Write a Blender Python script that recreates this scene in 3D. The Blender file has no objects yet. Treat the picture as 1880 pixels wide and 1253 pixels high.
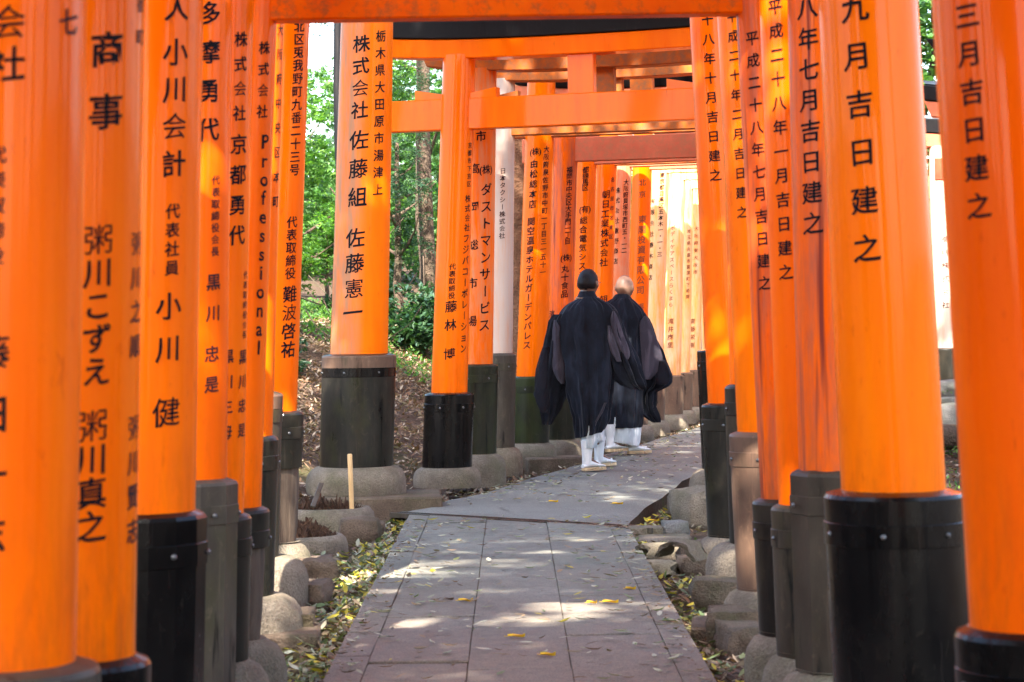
import bpy, bmesh, math, random
from mathutils import Vector, Matrix, noise
random.seed(7)
SC = bpy.context.scene
COL = SC.collection
R = math.radians
PI = math.pi

# ------------------------------------------------------------------ camera
F = 4300.0                       # focal length in pixels of the 1880-px-wide photograph
CAM_H = 1.27
cd = bpy.data.cameras.new('camera')
cam = bpy.data.objects.new('camera', cd)
COL.objects.link(cam)
SC.camera = cam
cd.sensor_width = 36.0
cd.lens = F / 1880.0 * 36.0
cd.clip_start = 0.1
cd.clip_end = 2000
cd.dof.use_dof = True
cd.dof.focus_distance = 18.0
cd.dof.aperture_fstop = 8.0
CAM_M = Matrix.Rotation(R(90 - 0.553), 3, 'X') @ Matrix.Rotation(R(-0.9), 3, 'Z')
cam.matrix_world = Matrix.Translation((0, 0, CAM_H)) @ CAM_M.to_4x4()

def ray(px, py):
    return CAM_M @ Vector(((px - 940) / F, -(py - 626.5) / F, -1.0))
def at(px, py, D):
    """point of the place seen at a photo pixel, D metres down the path"""
    d = ray(px, py)
    return Vector((0, 0, CAM_H)) + d * (D / d.y)
def ground_at(px, py, z=0.0):
    d = ray(px, py)
    return Vector((0, 0, CAM_H)) + d * ((z - CAM_H) / d.z)

# ------------------------------------------------------------------ world, sun, exposure
SUN_EL, SUN_AZ = 47.0, 10.0       # azimuth: light travels this far right of the path direction
w = bpy.data.worlds.new('World')
SC.world = w
w.use_nodes = True
nt = w.node_tree
bg = nt.nodes['Background']
sky = nt.nodes.new('ShaderNodeTexSky')
sky.sky_type = 'NISHITA'
sky.sun_disc = False
sky.sun_elevation = R(SUN_EL)
sky.sun_rotation = R(180 + SUN_AZ)
sky.air_density = 1.0
sky.dust_density = 2.5
nt.links.new(sky.outputs[0], bg.inputs[0])
bg.inputs[1].default_value = 0.15
sd = bpy.data.lights.new('sun', 'SUN')
sd.energy = 5.0
sd.angle = R(0.53)
sd.color = (1.0, 0.93, 0.82)
sun = bpy.data.objects.new('sun', sd)
COL.objects.link(sun)
tr = Vector((math.sin(R(SUN_AZ)) * math.cos(R(SUN_EL)), math.cos(R(SUN_AZ)) * math.cos(R(SUN_EL)), -math.sin(R(SUN_EL))))
sun.rotation_euler = tr.to_track_quat('-Z', 'Y').to_euler()
sun.location = (-3, -10, 20)
SC.view_settings.view_transform = 'Standard'
SC.view_settings.look = 'None'
SC.view_settings.exposure = 2.7
SC.view_settings.gamma = 1.0
SC.view_settings.use_curve_mapping = False
SC.render.engine = 'CYCLES'
SC.cycles.use_denoising = True
SC.cycles.max_bounces = 10
SC.cycles.diffuse_bounces = 6
SC.cycles.glossy_bounces = 4
SC.cycles.transparent_max_bounces = 8
SC.cycles.sample_clamp_indirect = 8.0
SC.cycles.caustics_reflective = False
SC.cycles.caustics_refractive = False

# ------------------------------------------------------------------ materials
def newmat(name):
    m = bpy.data.materials.new(name)
    m.use_nodes = True
    return m, m.node_tree, m.node_tree.nodes['Principled BSDF']
def N(nt, t, **k):
    n = nt.nodes.new(t)
    for a, b in k.items():
        setattr(n, a, b)
    return n
def coords(nt, scale=(1, 1, 1), kind='Object', rnd=True):
    tc = N(nt, 'ShaderNodeTexCoord')
    mp = N(nt, 'ShaderNodeMapping')
    mp.inputs['Scale'].default_value = scale
    nt.links.new(tc.outputs[kind], mp.inputs[0])
    if rnd:
        oi = N(nt, 'ShaderNodeObjectInfo')
        ml = N(nt, 'ShaderNodeMath', operation='MULTIPLY')
        ml.inputs[1].default_value = 37.0
        nt.links.new(oi.outputs['Random'], ml.inputs[0])
        nt.links.new(ml.outputs[0], mp.inputs['Location'])
    return mp.outputs[0]
def noi(nt, vec, sc, det=4, rough=.55, dist=0.0):
    n = N(nt, 'ShaderNodeTexNoise')
    n.inputs['Scale'].default_value = sc
    n.inputs['Detail'].default_value = det
    n.inputs['Roughness'].default_value = rough
    n.inputs['Distortion'].default_value = dist
    nt.links.new(vec, n.inputs['Vector'])
    return n.outputs['Fac']
def ramp(nt, fac, stops, interp='LINEAR'):
    r = N(nt, 'ShaderNodeValToRGB')
    r.color_ramp.interpolation = interp
    e = r.color_ramp.elements
    while len(e) < len(stops):
        e.new(0.5)
    for i, (p, c) in enumerate(stops):
        e[i].position = p
        e[i].color = (c[0], c[1], c[2], 1) if not isinstance(c, (int, float)) else (c, c, c, 1)
    nt.links.new(fac, r.inputs[0])
    return r.outputs[0]
def mixc(nt, fac, a, b, mode='MIX'):
    m = N(nt, 'ShaderNodeMix', data_type='RGBA', blend_type=mode)
    for s, v in ((0, fac), (6, a), (7, b)):
        if isinstance(v, (tuple, list)):
            m.inputs[s].default_value = (v[0], v[1], v[2], 1)
        elif isinstance(v, (int, float)):
            m.inputs[s].default_value = v
        else:
            nt.links.new(v, m.inputs[s])
    return m.outputs[2]
def bump(nt, p, h, strength, dist=0.01):
    b = N(nt, 'ShaderNodeBump')
    b.inputs['Strength'].default_value = strength
    b.inputs['Distance'].default_value = dist
    nt.links.new(h, b.inputs['Height'])
    nt.links.new(b.outputs[0], p.inputs['Normal'])
def setp(p, **k):
    for a, b in k.items():
        p.inputs[a.replace('_', ' ')].default_value = b
M = {}
def paint(name, c1, c2, wood=None, amount=0.0, rough=.3, coat=.3, side=None, zf=.12, crack=0.0):
    """vermilion paint; 'amount' of bare weathered wood showing through in vertical streaks"""
    m, nt, p = newmat(name)
    v = coords(nt, (1, 1, zf))
    tone = noi(nt, v, 9, 5, .6)
    col = mixc(nt, ramp(nt, tone, [(.3, 0), (.7, 1)]), c1, c2)
    # small scuffs and drips where the coat is thin
    v2 = coords(nt, (1, 1, .25))
    sc_ = noi(nt, v2, 38, 4, .7)
    col = mixc(nt, ramp(nt, sc_, [(.62, 0), (.74, .5)]), col, (c1[0] * .6, c1[1] * .45, c1[2] * .6 + .004))
    if amount > 0:
        f = noi(nt, v, 22, 6, .68)
        src = ramp(nt, f, [(max(0, .62 - amount), 0), (min(1, .82 - amount * .6), 1)])
        if side is not None:
            tc = N(nt, 'ShaderNodeTexCoord')
            sx = N(nt, 'ShaderNodeSeparateXYZ')
            nt.links.new(tc.outputs['Normal'], sx.inputs[0])
            sr = N(nt, 'ShaderNodeMapRange')
            sr.inputs[1].default_value, sr.inputs[2].default_value = side
            nt.links.new(sx.outputs[0], sr.inputs[0])
            mm = N(nt, 'ShaderNodeMath', operation='MULTIPLY')
            nt.links.new(src, mm.inputs[0]); nt.links.new(sr.outputs[0], mm.inputs[1])
            src = mm.outputs[0]
        col = mixc(nt, src, col, wood)
    if crack > 0:
        v3 = coords(nt, (1, 1, .035))
        ck = noi(nt, v3, 30, 3, .5, .4)
        col = mixc(nt, ramp(nt, ck, [(.34 - .06 + crack * .05, 1), (.40 + crack * .05, 0)]), col, (.20, .03, .018))
    # rain-splashed grime on the lowest hand's breadth above the sleeve, in uneven runs
    tcg = N(nt, 'ShaderNodeTexCoord'); sg_ = N(nt, 'ShaderNodeSeparateXYZ')
    nt.links.new(tcg.outputs['Object'], sg_.inputs[0])
    gr = N(nt, 'ShaderNodeMapRange'); gr.inputs[1].default_value = 1.05; gr.inputs[2].default_value = .6
    nt.links.new(sg_.outputs[2], gr.inputs[0])
    gn_ = ramp(nt, noi(nt, coords(nt, (1, 1, .18)), 24, 5, .7), [(.42, 0), (.66, 1)])
    gm = N(nt, 'ShaderNodeMath', operation='MULTIPLY'); nt.links.new(gr.outputs[0], gm.inputs[0]); nt.links.new(gn_, gm.inputs[1])
    gm2 = N(nt, 'ShaderNodeMath', operation='MULTIPLY'); nt.links.new(gm.outputs[0], gm2.inputs[0]); gm2.inputs[1].default_value = .55
    col = mixc(nt, gm2.outputs[0], col, (.30, .07, .012))
    nt.links.new(col, p.inputs['Base Color'])
    rr = ramp(nt, tone, [(.3, max(0, rough - .06)), (.75, rough + .12)])
    nt.links.new(rr, p.inputs['Roughness'])
    setp(p, Coat_Weight=coat * .7, Coat_Roughness=.06, Specular_IOR_Level=.06)
    h = noi(nt, coords(nt, (1, 1, .2)), 26, 5, .6)
    bump(nt, p, h, .25, .004)
    M[name] = m
OR1, OR2 = (.89, .122, .0), (.94, .165, .0)
paint('vermilion paint', OR1, OR2)
paint('deep vermilion paint', (.87, .108, .0), (.92, .148, .0), rough=.32)
paint('bright vermilion paint', (.91, .138, .0), (.94, .182, .0), rough=.27)
paint('worn vermilion paint', (.88, .140, .0), (.93, .18, .0), (.36, .17, .09), .36, .38, .15, side=(.25, -.35))
paint('faded vermilion paint', (.84, .12, .0), (.90, .16, .003), (.60, .25, .12), .20, .45, .1)
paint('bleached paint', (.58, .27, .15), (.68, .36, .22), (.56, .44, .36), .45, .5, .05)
paint('cracked vermilion paint', (.82, .10, .0), (.90, .14, .0), (.42, .10, .05), .22, .42, .2, crack=.6)
paint('pinkish vermilion paint', (.72, .16, .05), (.78, .2, .07), (.62, .28, .16), .2, .4, .15)
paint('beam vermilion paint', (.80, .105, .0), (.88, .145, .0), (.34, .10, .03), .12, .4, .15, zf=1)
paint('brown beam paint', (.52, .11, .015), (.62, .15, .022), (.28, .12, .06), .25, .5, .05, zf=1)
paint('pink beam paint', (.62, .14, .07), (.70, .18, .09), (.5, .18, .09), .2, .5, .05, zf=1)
paint('yellowish vermilion paint', (.88, .30, .05), (.92, .40, .10), (.82, .50, .30), .25, .38, .15)  # sunlight on the far gates, put into a paler and yellower colour

def metal(name, c1, c2, moss=0.0, rough=.2, mosscol=(.05, .06, .012), coat=0.0, streak=.0):
    m, nt, p = newmat(name)
    v = coords(nt, (1, 1, .35))
    n1 = noi(nt, v, 8, 6, .65)
    col = mixc(nt, ramp(nt, n1, [(.35, 0), (.7, 1)]), c1, c2)
    if moss > 0:
        n2 = noi(nt, coords(nt, (1, 1, .5)), 5, 6, .6)
        col = mixc(nt, ramp(nt, n2, [(.62 - moss, 0), (.8 - moss * .5, 1)]), col, mosscol)
    n3 = noi(nt, coords(nt, (1, 1, .06)), 60, 3, .6)
    col = mixc(nt, ramp(nt, n3, [(.6, 0), (.8, .35)]), col, (c2[0] * 2.2 + .02, c2[1] * 2 + .015, c2[2] * 2 + .012))
    n5 = noi(nt, coords(nt, (1, 1, .6)), 30, 7, .8, .6)
    col = mixc(nt, ramp(nt, n5, [(.56, 0), (.66, .4)]), col, (c2[0] * 1.8 + .015, c2[1] * 1.7 + .012, c2[2] * 1.5 + .008))
    n6 = noi(nt, coords(nt, (1, 1, .12)), 16, 4, .6, .5)
    col = mixc(nt, ramp(nt, n6, [(.34, .8), (.40, 0)]), col, (.003, .003, .003))
    nt.links.new(col, p.inputs['Base Color'])
    nt.links.new(ramp(nt, n1, [(.3, rough), (.8, rough + .22)]), p.inputs['Roughness'])
    setp(p, Coat_Weight=coat * .2, Coat_Roughness=.06, Specular_IOR_Level=.16)
    bump(nt, p, noi(nt, coords(nt), 14, 4, .6), .2, .004)
    M[name] = m
metal('gloss black lacquer', (.0025, .0025, .003), (.006, .005, .0045), rough=.16, coat=.6)
metal('dusty black metal', (.008, .007, .006), (.020, .015, .011), .10, .28, (.045, .035, .022))
metal('greenish black metal', (.010, .010, .008), (.026, .022, .016), .08, .24, (.030, .030, .012), streak=.5)
metal('mossy black metal', (.010, .011, .007), (.026, .024, .013), .20, .32, (.026, .034, .008), streak=.4)
metal('brown grey metal', (.026, .020, .014), (.058, .044, .030), .14, .34, (.040, .034, .012))
metal('grey metal', (.040, .034, .028), (.085, .070, .052), .14, .30, (.050, .048, .022))
metal('pinkish brown metal', (.085, .050, .034), (.15, .09, .058), .10, .36, (.06, .05, .025))
metal('roof black', (.005, .005, .006), (.010, .009, .010), 0, .5)
metal('skylit ridge grey', (.05, .06, .065), (.13, .15, .16), .05, .3, (.06, .07, .05))
metal('bolt metal', (.10, .10, .10), (.22, .22, .22), 0, .3)
M['bolt metal'].node_tree.nodes['Principled BSDF'].inputs['Metallic'].default_value = .8

def stone(name, c1, c2, moss=0.1, mosscol=(.06, .08, .02), sc=5, rough=.85, bs=.9, bd=.022, fine=90):
    m, nt, p = newmat(name)
    v = coords(nt)
    n1 = noi(nt, v, sc, 8, .65)
    col = mixc(nt, ramp(nt, n1, [(.3, 0), (.7, 1)]), c1, c2)
    n2 = noi(nt, v, sc * .6, 6, .7)
    col = mixc(nt, ramp(nt, n2, [(.62 - moss, 0), (.78 - moss * .5, .8)]), col, mosscol)
    n3 = noi(nt, v, fine, 3, .7)
    col = mixc(nt, ramp(nt, n3, [(.35, .5), (.65, 0)]), col, (c1[0] * .45, c1[1] * .45, c1[2] * .45))
    nt.links.new(col, p.inputs['Base Color'])
    setp(p, Roughness=rough, Specular_IOR_Level=.3)
    add = N(nt, 'ShaderNodeMath', operation='ADD')
    nt.links.new(n1, add.inputs[0]); nt.links.new(n3, add.inputs[1])
    bump(nt, p, add.outputs[0], bs, bd)
    M[name] = m
stone('cement', (.13, .10, .072), (.34, .28, .205), .15, (.13, .13, .065))
stone('brown stone', (.085, .055, .036), (.24, .175, .12), .14, (.09, .09, .04))
stone('rock', (.13, .12, .11), (.30, .29, .27), .2, (.07, .09, .03))
stone('rotten wood', (.035, .018, .010), (.13, .065, .035), .02, (.06, .06, .03), 12, .95, 1.0, .02, 60)
# paving: grey cement slabs, tinted near the camera with orange bounce from the pillars
def paving():
    m, nt, p = newmat('paving slab cement')
    g = N(nt, 'ShaderNodeNewGeometry')
    oi = N(nt, 'ShaderNodeObjectInfo')
    n1 = noi(nt, g.outputs['Position'], 1.6, 7, .62)
    n2 = noi(nt, g.outputs['Position'], 160, 3, .75)
    n3 = noi(nt, g.outputs['Position'], 14, 6, .7)
    col = mixc(nt, ramp(nt, n1, [(.35, 0), (.68, 1)]), (.15, .158, .124), (.305, .306, .245))
    col = mixc(nt, ramp(nt, oi.outputs['Random'], [(0, 0), (1, .35)]), col, (.25, .22, .19))
    # orange bounce light from the pillars, put into the nearer slabs' colour
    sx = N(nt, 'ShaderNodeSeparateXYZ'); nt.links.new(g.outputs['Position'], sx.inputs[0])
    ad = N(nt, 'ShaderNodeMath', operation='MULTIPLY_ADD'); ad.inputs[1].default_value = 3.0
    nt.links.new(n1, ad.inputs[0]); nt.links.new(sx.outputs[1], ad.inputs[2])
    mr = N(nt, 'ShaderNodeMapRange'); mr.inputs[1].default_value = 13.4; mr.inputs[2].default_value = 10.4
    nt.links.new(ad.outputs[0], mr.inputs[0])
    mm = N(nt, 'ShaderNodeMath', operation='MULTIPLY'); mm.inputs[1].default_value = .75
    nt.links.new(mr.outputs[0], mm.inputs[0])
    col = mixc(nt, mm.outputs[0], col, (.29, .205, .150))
    col = mixc(nt, ramp(nt, n3, [(.4, .35), (.6, 0)]), col, (.115, .10, .085))
    col = mixc(nt, ramp(nt, n2, [(.36, .75), (.56, 0)]), col, (.075, .066, .058))
    nt.links.new(col, p.inputs['Base Color'])
    setp(p, Roughness=.8, Specular_IOR_Level=.3)
    n4 = noi(nt, g.outputs['Position'], 230, 2, .8)
    col = mixc(nt, ramp(nt, n4, [(.60, 0), (.70, .5)]), col, (.42, .40, .36))
    nt.links.new(col, p.inputs['Base Color'])
    bump(nt, p, n2, .9, .010)
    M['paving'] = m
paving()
def tarmac():
    m, nt, p = newmat('old grey path surface')
    g = N(nt, 'ShaderNodeNewGeometry')
    n1 = noi(nt, g.outputs['Position'], 1.2, 7, .62)
    n2 = noi(nt, g.outputs['Position'], 110, 4, .75)
    vo = N(nt, 'ShaderNodeTexVoronoi', feature='DISTANCE_TO_EDGE')
    vo.inputs['Scale'].default_value = .9
    dn = mixc(nt, .12, g.outputs['Position'], N(nt, 'ShaderNodeTexNoise').outputs['Color'])
    nt.links.new(dn, vo.inputs['Vector'])
    col = mixc(nt, ramp(nt, n1, [(.35, 0), (.68, 1)]), (.17, .176, .152), (.27, .277, .240))
    col = mixc(nt, ramp(nt, n2, [(.40, .8), (.60, 0)]), col, (.075, .070, .064))
    cr = ramp(nt, vo.outputs['Distance'], [(.0, 1), (.012, 0)])
    mk = N(nt, 'ShaderNodeMath', operation='MULTIPLY')
    nt.links.new(cr, mk.inputs[0]); nt.links.new(ramp(nt, n1, [(.5, 0), (.62, .8)]), mk.inputs[1])
    col = mixc(nt, mk.outputs[0], col, (.04, .035, .03))
    nt.links.new(col, p.inputs['Base Color'])
    setp(p, Roughness=.82, Specular_IOR_Level=.3)
    bump(nt, p, n2, .7, .006)
    M['tarmac'] = m
tarmac()
def soil():
    m, nt, p = newmat('leaf littered soil')
    g = N(nt, 'ShaderNodeNewGeometry')
    n1 = noi(nt, g.outputs['Position'], .7, 6, .65)
    n2 = noi(nt, g.outputs['Position'], 22, 8, .75)
    n3 = noi(nt, g.outputs['Position'], 90, 4, .7)
    col = mixc(nt, ramp(nt, n2, [(.3, 0), (.7, 1)]), (.040, .026, .017), (.14, .088, .058))
    col = mixc(nt, ramp(nt, n1, [(.55, 0), (.72, .7)]), col, (.07, .12, .025))
    col = mixc(nt, ramp(nt, n3, [(.62, 0), (.72, .6)]), col, (.30, .22, .16))
    nt.links.new(col, p.inputs['Base Color'])
    setp(p, Roughness=.95, Specular_IOR_Level=.15)
    bump(nt, p, n2, 1.0, .05)
    M['soil'] = m
soil()
def leafmat(name, cols, trans=.4, rough=.5):
    """cols: list of base colours picked per leaf island"""
    m, nt, p = newmat(name)
    g = N(nt, 'ShaderNodeNewGeometry')
    st = [(i / len(cols), c) for i, c in enumerate(cols)]
    col = ramp(nt, g.outputs['Random Per Island'], st, 'CONSTANT')
    nt.links.new(col, p.inputs['Base Color'])
    setp(p, Roughness=rough, Specular_IOR_Level=.35)
    if trans > 0:
        t = N(nt, 'ShaderNodeBsdfTranslucent')
        tcol = mixc(nt, 1.0, col, (1.6, 1.9, .8), 'MULTIPLY')
        nt.links.new(tcol, t.inputs[0])
        mx = N(nt, 'ShaderNodeMixShader')
        mx.inputs[0].default_value = trans
        nt.links.new(p.outputs[0], mx.inputs[1]); nt.links.new(t.outputs[0], mx.inputs[2])
        nt.links.new(mx.outputs[0], nt.nodes['Material Output'].inputs[0])
    M[name] = m
leafmat('bright maple leaves', [(.065, .155, .028), (.09, .19, .03), (.05, .125, .025), (.12, .22, .035), (.04, .10, .03)], .5)
leafmat('dark evergreen leaves', [(.018, .048, .020), (.026, .065, .028), (.038, .085, .032), (.022, .058, .036)], .3)
leafmat('mid green leaves', [(.05, .13, .03), (.07, .16, .035), (.09, .17, .05), (.04, .10, .035)], .4)
leafmat('dead leaves', [(.13, .075, .04), (.19, .12, .07), (.25, .18, .12), (.09, .05, .03), (.30, .24, .18), (.16, .08, .04)], .15, .7)
leafmat('pale dry leaves', [(.30, .30, .22), (.42, .40, .30), (.20, .22, .13), (.24, .16, .09), (.10, .075, .05)], .15, .6)
leafmat('fresh fallen leaves', [(.12, .16, .05), (.20, .22, .10), (.42, .33, .03), (.10, .14, .06), (.28, .26, .14), (.50, .40, .04), (.16, .12, .07)], .2, .5)
leafmat('yellow leaf', [(.78, .52, .03), (.74, .42, .03)], .2, .45)
def simple(name, c, rough=.7, **k):
    m, nt, p = newmat(name)
    setp(p, Base_Color=(c[0], c[1], c[2], 1), Roughness=rough, **k)
    M[name] = m
    return m
simple('black ink', (.004, .003, .005), .55, Specular_IOR_Level=.12)
simple('purple grey ink', (.035, .014, .016), .6, Specular_IOR_Level=.12)
simple('brown ink', (.20, .035, .004), .5)
stone('bark', (.05, .033, .022), (.16, .11, .075), .1, (.05, .07, .03), 7, .95, 1.0, .03, 40)
stone('red bark', (.10, .045, .022), (.26, .13, .07), .02, (.09, .07, .03), 9, .95, 1.0, .03, 40)
def bare_wood():
    m, nt, p = newmat('dark weathered wood')
    v = coords(nt, (1, 1, .07))
    n = noi(nt, v, 26, 7, .7)
    col = ramp(nt, n, [(.25, (.012, .008, .005)), (.45, (.075, .048, .030)), (.7, (.16, .115, .075))])
    nt.links.new(col, p.inputs['Base Color'])
    setp(p, Roughness=.85)
    bump(nt, p, n, 1.0, .015)
    M['bare wood'] = m
    m2, nt, p = newmat('new yellow wood')
    v = coords(nt, (1, 1, .1))
    n = noi(nt, v, 40, 4, .6)
    nt.links.new(ramp(nt, n, [(.3, (.55, .33, .13)), (.7, (.66, .43, .20))]), p.inputs['Base Color'])
    setp(p, Roughness=.6)
    M['new wood'] = m2
bare_wood()
def cloth(name, c1, c2, rough=.85, sheen=.2, alpha=1.0, weave=900):
    m, nt, p = newmat(name)
    v = coords(nt, rnd=False)
    n = noi(nt, v, 7, 5, .6)
    n2 = noi(nt, coords(nt, (1, 1, .25), rnd=False), 60, 3, .6)
    col = mixc(nt, ramp(nt, n, [(.3, 0), (.7, 1)]), c1, c2)
    n3 = noi(nt, coords(nt, (1, 1, .16), rnd=False), 13, 4, .6, .8)  # lit folds, painted as lighter streaks running down the cloth
    col = mixc(nt, ramp(nt, n3, [(.52, 0), (.70, .85)]), col, (min(1, c2[0] * 1.9), min(1, c2[1] * 1.8), min(1, c2[2] * 1.7)))
    col = mixc(nt, ramp(nt, n2, [(.6, 0), (.8, .5)]), col, (c2[0] * 2, c2[1] * 2, c2[2] * 2))
    nt.links.new(col, p.inputs['Base Color'])
    setp(p, Roughness=rough, Sheen_Weight=sheen, Sheen_Roughness=.4, Alpha=alpha, Specular_IOR_Level=.2)
    bump(nt, p, n2, .4, .004)
    M[name] = m
cloth('black gauze', (.0028, .0033, .006), (.009, .0125, .022), sheen=.12)
cloth('sheer black gauze', (.006, .006, .010), (.012, .012, .018), alpha=.86, sheen=.1)
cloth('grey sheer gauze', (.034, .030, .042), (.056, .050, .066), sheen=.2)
cloth('blue white cotton', (.50, .58, .62), (.62, .68, .70), sheen=.1)
cloth('white cotton', (.66, .70, .70), (.75, .78, .78), sheen=.1)
cloth('tan braid', (.20, .12, .07), (.28, .17, .10))
cloth('straw sandal', (.50, .36, .20), (.62, .46, .28))
def skinmat():
    m, nt, p = newmat('skin')
    v = coords(nt, rnd=False)
    n = noi(nt, v, 18, 4, .6)
    nt.links.new(ramp(nt, n, [(.3, (.17, .095, .062)), (.7, (.23, .13, .088))]), p.inputs['Base Color'])
    setp(p, Roughness=.5, Subsurface_Weight=.08)
    M['skin'] = m
skinmat()
cloth('black hair', (.004, .004, .005), (.010, .009, .010), .45, .0)

# ------------------------------------------------------------------ mesh helpers
class MB:
    def __init__(s, org=(0, 0, 0)):
        s.v = []; s.f = []; s.m = []; s.o = Vector(org)
    def add(s, vs, fs, mi=0):
        b = len(s.v)
        s.v += [tuple(Vector(v) - s.o) for v in vs]
        s.f += [[i + b for i in f] for f in fs]
        s.m += [mi] * len(fs)
    def box(s, c, sz, ax=None, bev=0.0, mi=0):
        c = Vector(c)
        X, Y, Z = ax if ax else (Vector((1, 0, 0)), Vector((0, 1, 0)), Vector((0, 0, 1)))
        a, b, h = sz[0] / 2, sz[1] / 2, sz[2] / 2
        if bev <= 0:
            vs = [c + X * (a * i) + Y * (b * j) + Z * (h * k) for k in (-1, 1) for j in (-1, 1) for i in (-1, 1)]
            s.add(vs, [(0, 2, 3, 1), (4, 5, 7, 6), (0, 1, 5, 4), (2, 6, 7, 3), (0, 4, 6, 2), (1, 3, 7, 5)], mi)
        else:
            rings = []
            for (z, e) in ((-h, bev), (-h + bev, 0), (h - bev, 0), (h, bev)):
                aa, bb = a - e, b - e
                rings.append([c + X * x + Y * y + Z * z for x, y in
                              ((-aa + bev, -bb), (aa - bev, -bb), (aa, -bb + bev), (aa, bb - bev), (aa - bev, bb), (-aa + bev, bb), (-aa, bb - bev), (-aa, -bb + bev))])
            s.loft(rings, True, True, mi)
    def loft(s, rings, cap0=True, cap1=True, mi=0, closed=True):
        n = len(rings[0])
        vs = [p for r in rings for p in r]
        fs = []
        for i in range(len(rings) - 1):
            for j in range(n if closed else n - 1):
                k = (j + 1) % n
                fs.append((i * n + j, i * n + k, (i + 1) * n + k, (i + 1) * n + j))
        if cap0: fs.append(tuple(range(n - 1, -1, -1)))
        if cap1: fs.append(tuple(range((len(rings) - 1) * n, len(rings) * n)))
        s.add(vs, fs, mi)
    def lathe(s, prof, axis=lambda z: (0, 0), seg=40, cap0=True, cap1=True, jit=0.0, seed=0, phase=0.0, sx=1, sy=1, mi=0):
        """prof: list of (r, z); axis(z) -> centre (x, y)"""
        rings = []
        for r, z in prof:
            cx, cy = axis(z)
            ring = []
            for k in range(seg):
                a = 2 * PI * k / seg + phase
                rr = r
                if jit:
                    rr *= 1 + jit * noise.noise(Vector((math.cos(a) * 1.7 + seed * 3.1, math.sin(a) * 1.7, z * 5 + seed)))
                ring.append((cx + rr * math.cos(a) * sx, cy + rr * math.sin(a) * sy, z))
            rings.append(ring)
        s.loft(rings, cap0, cap1, mi)
    def tube(s, pts, rads, seg=10, mi=0):
        pts = [Vector(p) for p in pts]
        rings = []
        for i, p in enumerate(pts):
            d = (pts[min(i + 1, len(pts) - 1)] - pts[max(i - 1, 0)]).normalized()
            u = d.cross(Vector((0, 0, 1)) if abs(d.z) < .9 else Vector((1, 0, 0))).normalized()
            v = d.cross(u)
            r = rads[i] if isinstance(rads, (list, tuple)) else rads
            rings.append([p + u * (r * math.cos(2 * PI * k / seg)) + v * (r * math.sin(2 * PI * k / seg)) for k in range(seg)])
        s.loft(rings, True, True, mi)
    def mesh(s, name):
        me = bpy.data.meshes.new(name)
        me.from_pydata(s.v, [], s.f)
        me.update()
        return me
    def build(s, name, mats, parent=None, smooth=True, loc=None, angle=35):
        me = s.mesh(name)
        return finish(me, name, mats, parent, smooth, loc if loc is not None else (s.o if parent is None else None), s.m, angle)
def finish(me, name, mats, parent=None, smooth=True, loc=None, mi=None, angle=35):
    mats = mats if isinstance(mats, (list, tuple)) else [mats]
    for m in mats:
        me.materials.append(M[m] if isinstance(m, str) else m)
    if mi and len(mats) > 1:
        me.polygons.foreach_set('material_index', mi)
    bm = bmesh.new(); bm.from_mesh(me)
    bmesh.ops.recalc_face_normals(bm, faces=bm.faces)
    if smooth:
        for e in bm.edges:
            if len(e.link_faces) == 2 and e.calc_face_angle(0) > R(angle):
                e.smooth = False
        for f in bm.faces: f.smooth = True
    bm.to_mesh(me); bm.free()
    o = bpy.data.objects.new(name, me)
    COL.objects.link(o)
    if parent is not None: o.parent = parent
    if loc is not None: o.location = loc
    return o
def tag(o, label=None, cat=None, group=None, kind=None):
    if label: o['label'] = label
    if cat: o['category'] = cat
    if group: o['group'] = group
    if kind: o['kind'] = kind
    return o
def thing(name, loc, label, cat, group=None):
    o = bpy.data.objects.new(name, None)
    o.empty_display_size = .1
    COL.objects.link(o)
    o.location = loc
    return tag(o, label, cat, group)
def lerp(pts, t):
    if t <= pts[0][0]: return pts[0][1]
    for (a, b), (c, d) in zip(pts, pts[1:]):
        if t <= c:
            return b + (d - b) * (t - a) / (c - a)
    return pts[-1][1]
def lerpx(pts, t):
    """as lerp but goes on beyond both ends"""
    if t < pts[0][0]: (a, b), (c, d) = pts[0], pts[1]
    elif t > pts[-1][0]: (a, b), (c, d) = pts[-2], pts[-1]
    else: return lerp(pts, t)
    return b + (d - b) * (t - a) / (c - a)
def sstep(a, b, x):
    t = min(1, max(0, (x - a) / (b - a)))
    return t * t * (3 - 2 * t)
def fbm(x, y, z=0.0, o=4):
    return noise.fractal(Vector((x, y, z)), 1.0, 2.0, o)

# ------------------------------------------------------------------ ground
ROW_L = [(-12, -.98), (8, -1.02), (12.4, -1.2), (16.3, -1.1), (17.8, -.49), (20.6, .18), (24.4, 1.28), (29.6, 2.32), (40, 5.2), (60, 12)]
def row_l(y): return lerpx(ROW_L, y)
def terrain(x, y):
    rl = row_l(y)
    d = rl - x
    z = -.10 + .015 * fbm(x * 2, y * 2, 3)
    if d > 0:
        t = max(0, d - .35)
        z += .40 * min(t, 3.2) + .12 * max(0, min(t, 14) - 3.2)
        z += .10 * fbm(x * .8, y * .8) * sstep(.3, 1.5, d)
    e = x - (rl + 2.2)
    if e > 0:
        z += .06 * fbm(x * .9, y * .9, 9) * sstep(0, 1, e)
        z += .50 * sstep(22.0, 22.8, y) * sstep(.1, .7, e) * (1 if y < 60 else 1)
        z += .10 * max(0, e - 7)
    z += .045 * max(0, y - 45)
    return z
mb = MB()
xs = [x * .2 for x in range(-40, 46)]
xs = [-60, -45, -34, -26, -20, -16, -13, -11, -9.4] + [x for x in xs] + [10, 11.5, 13.5, 16, 20, 26, 34, 45, 60]
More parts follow.
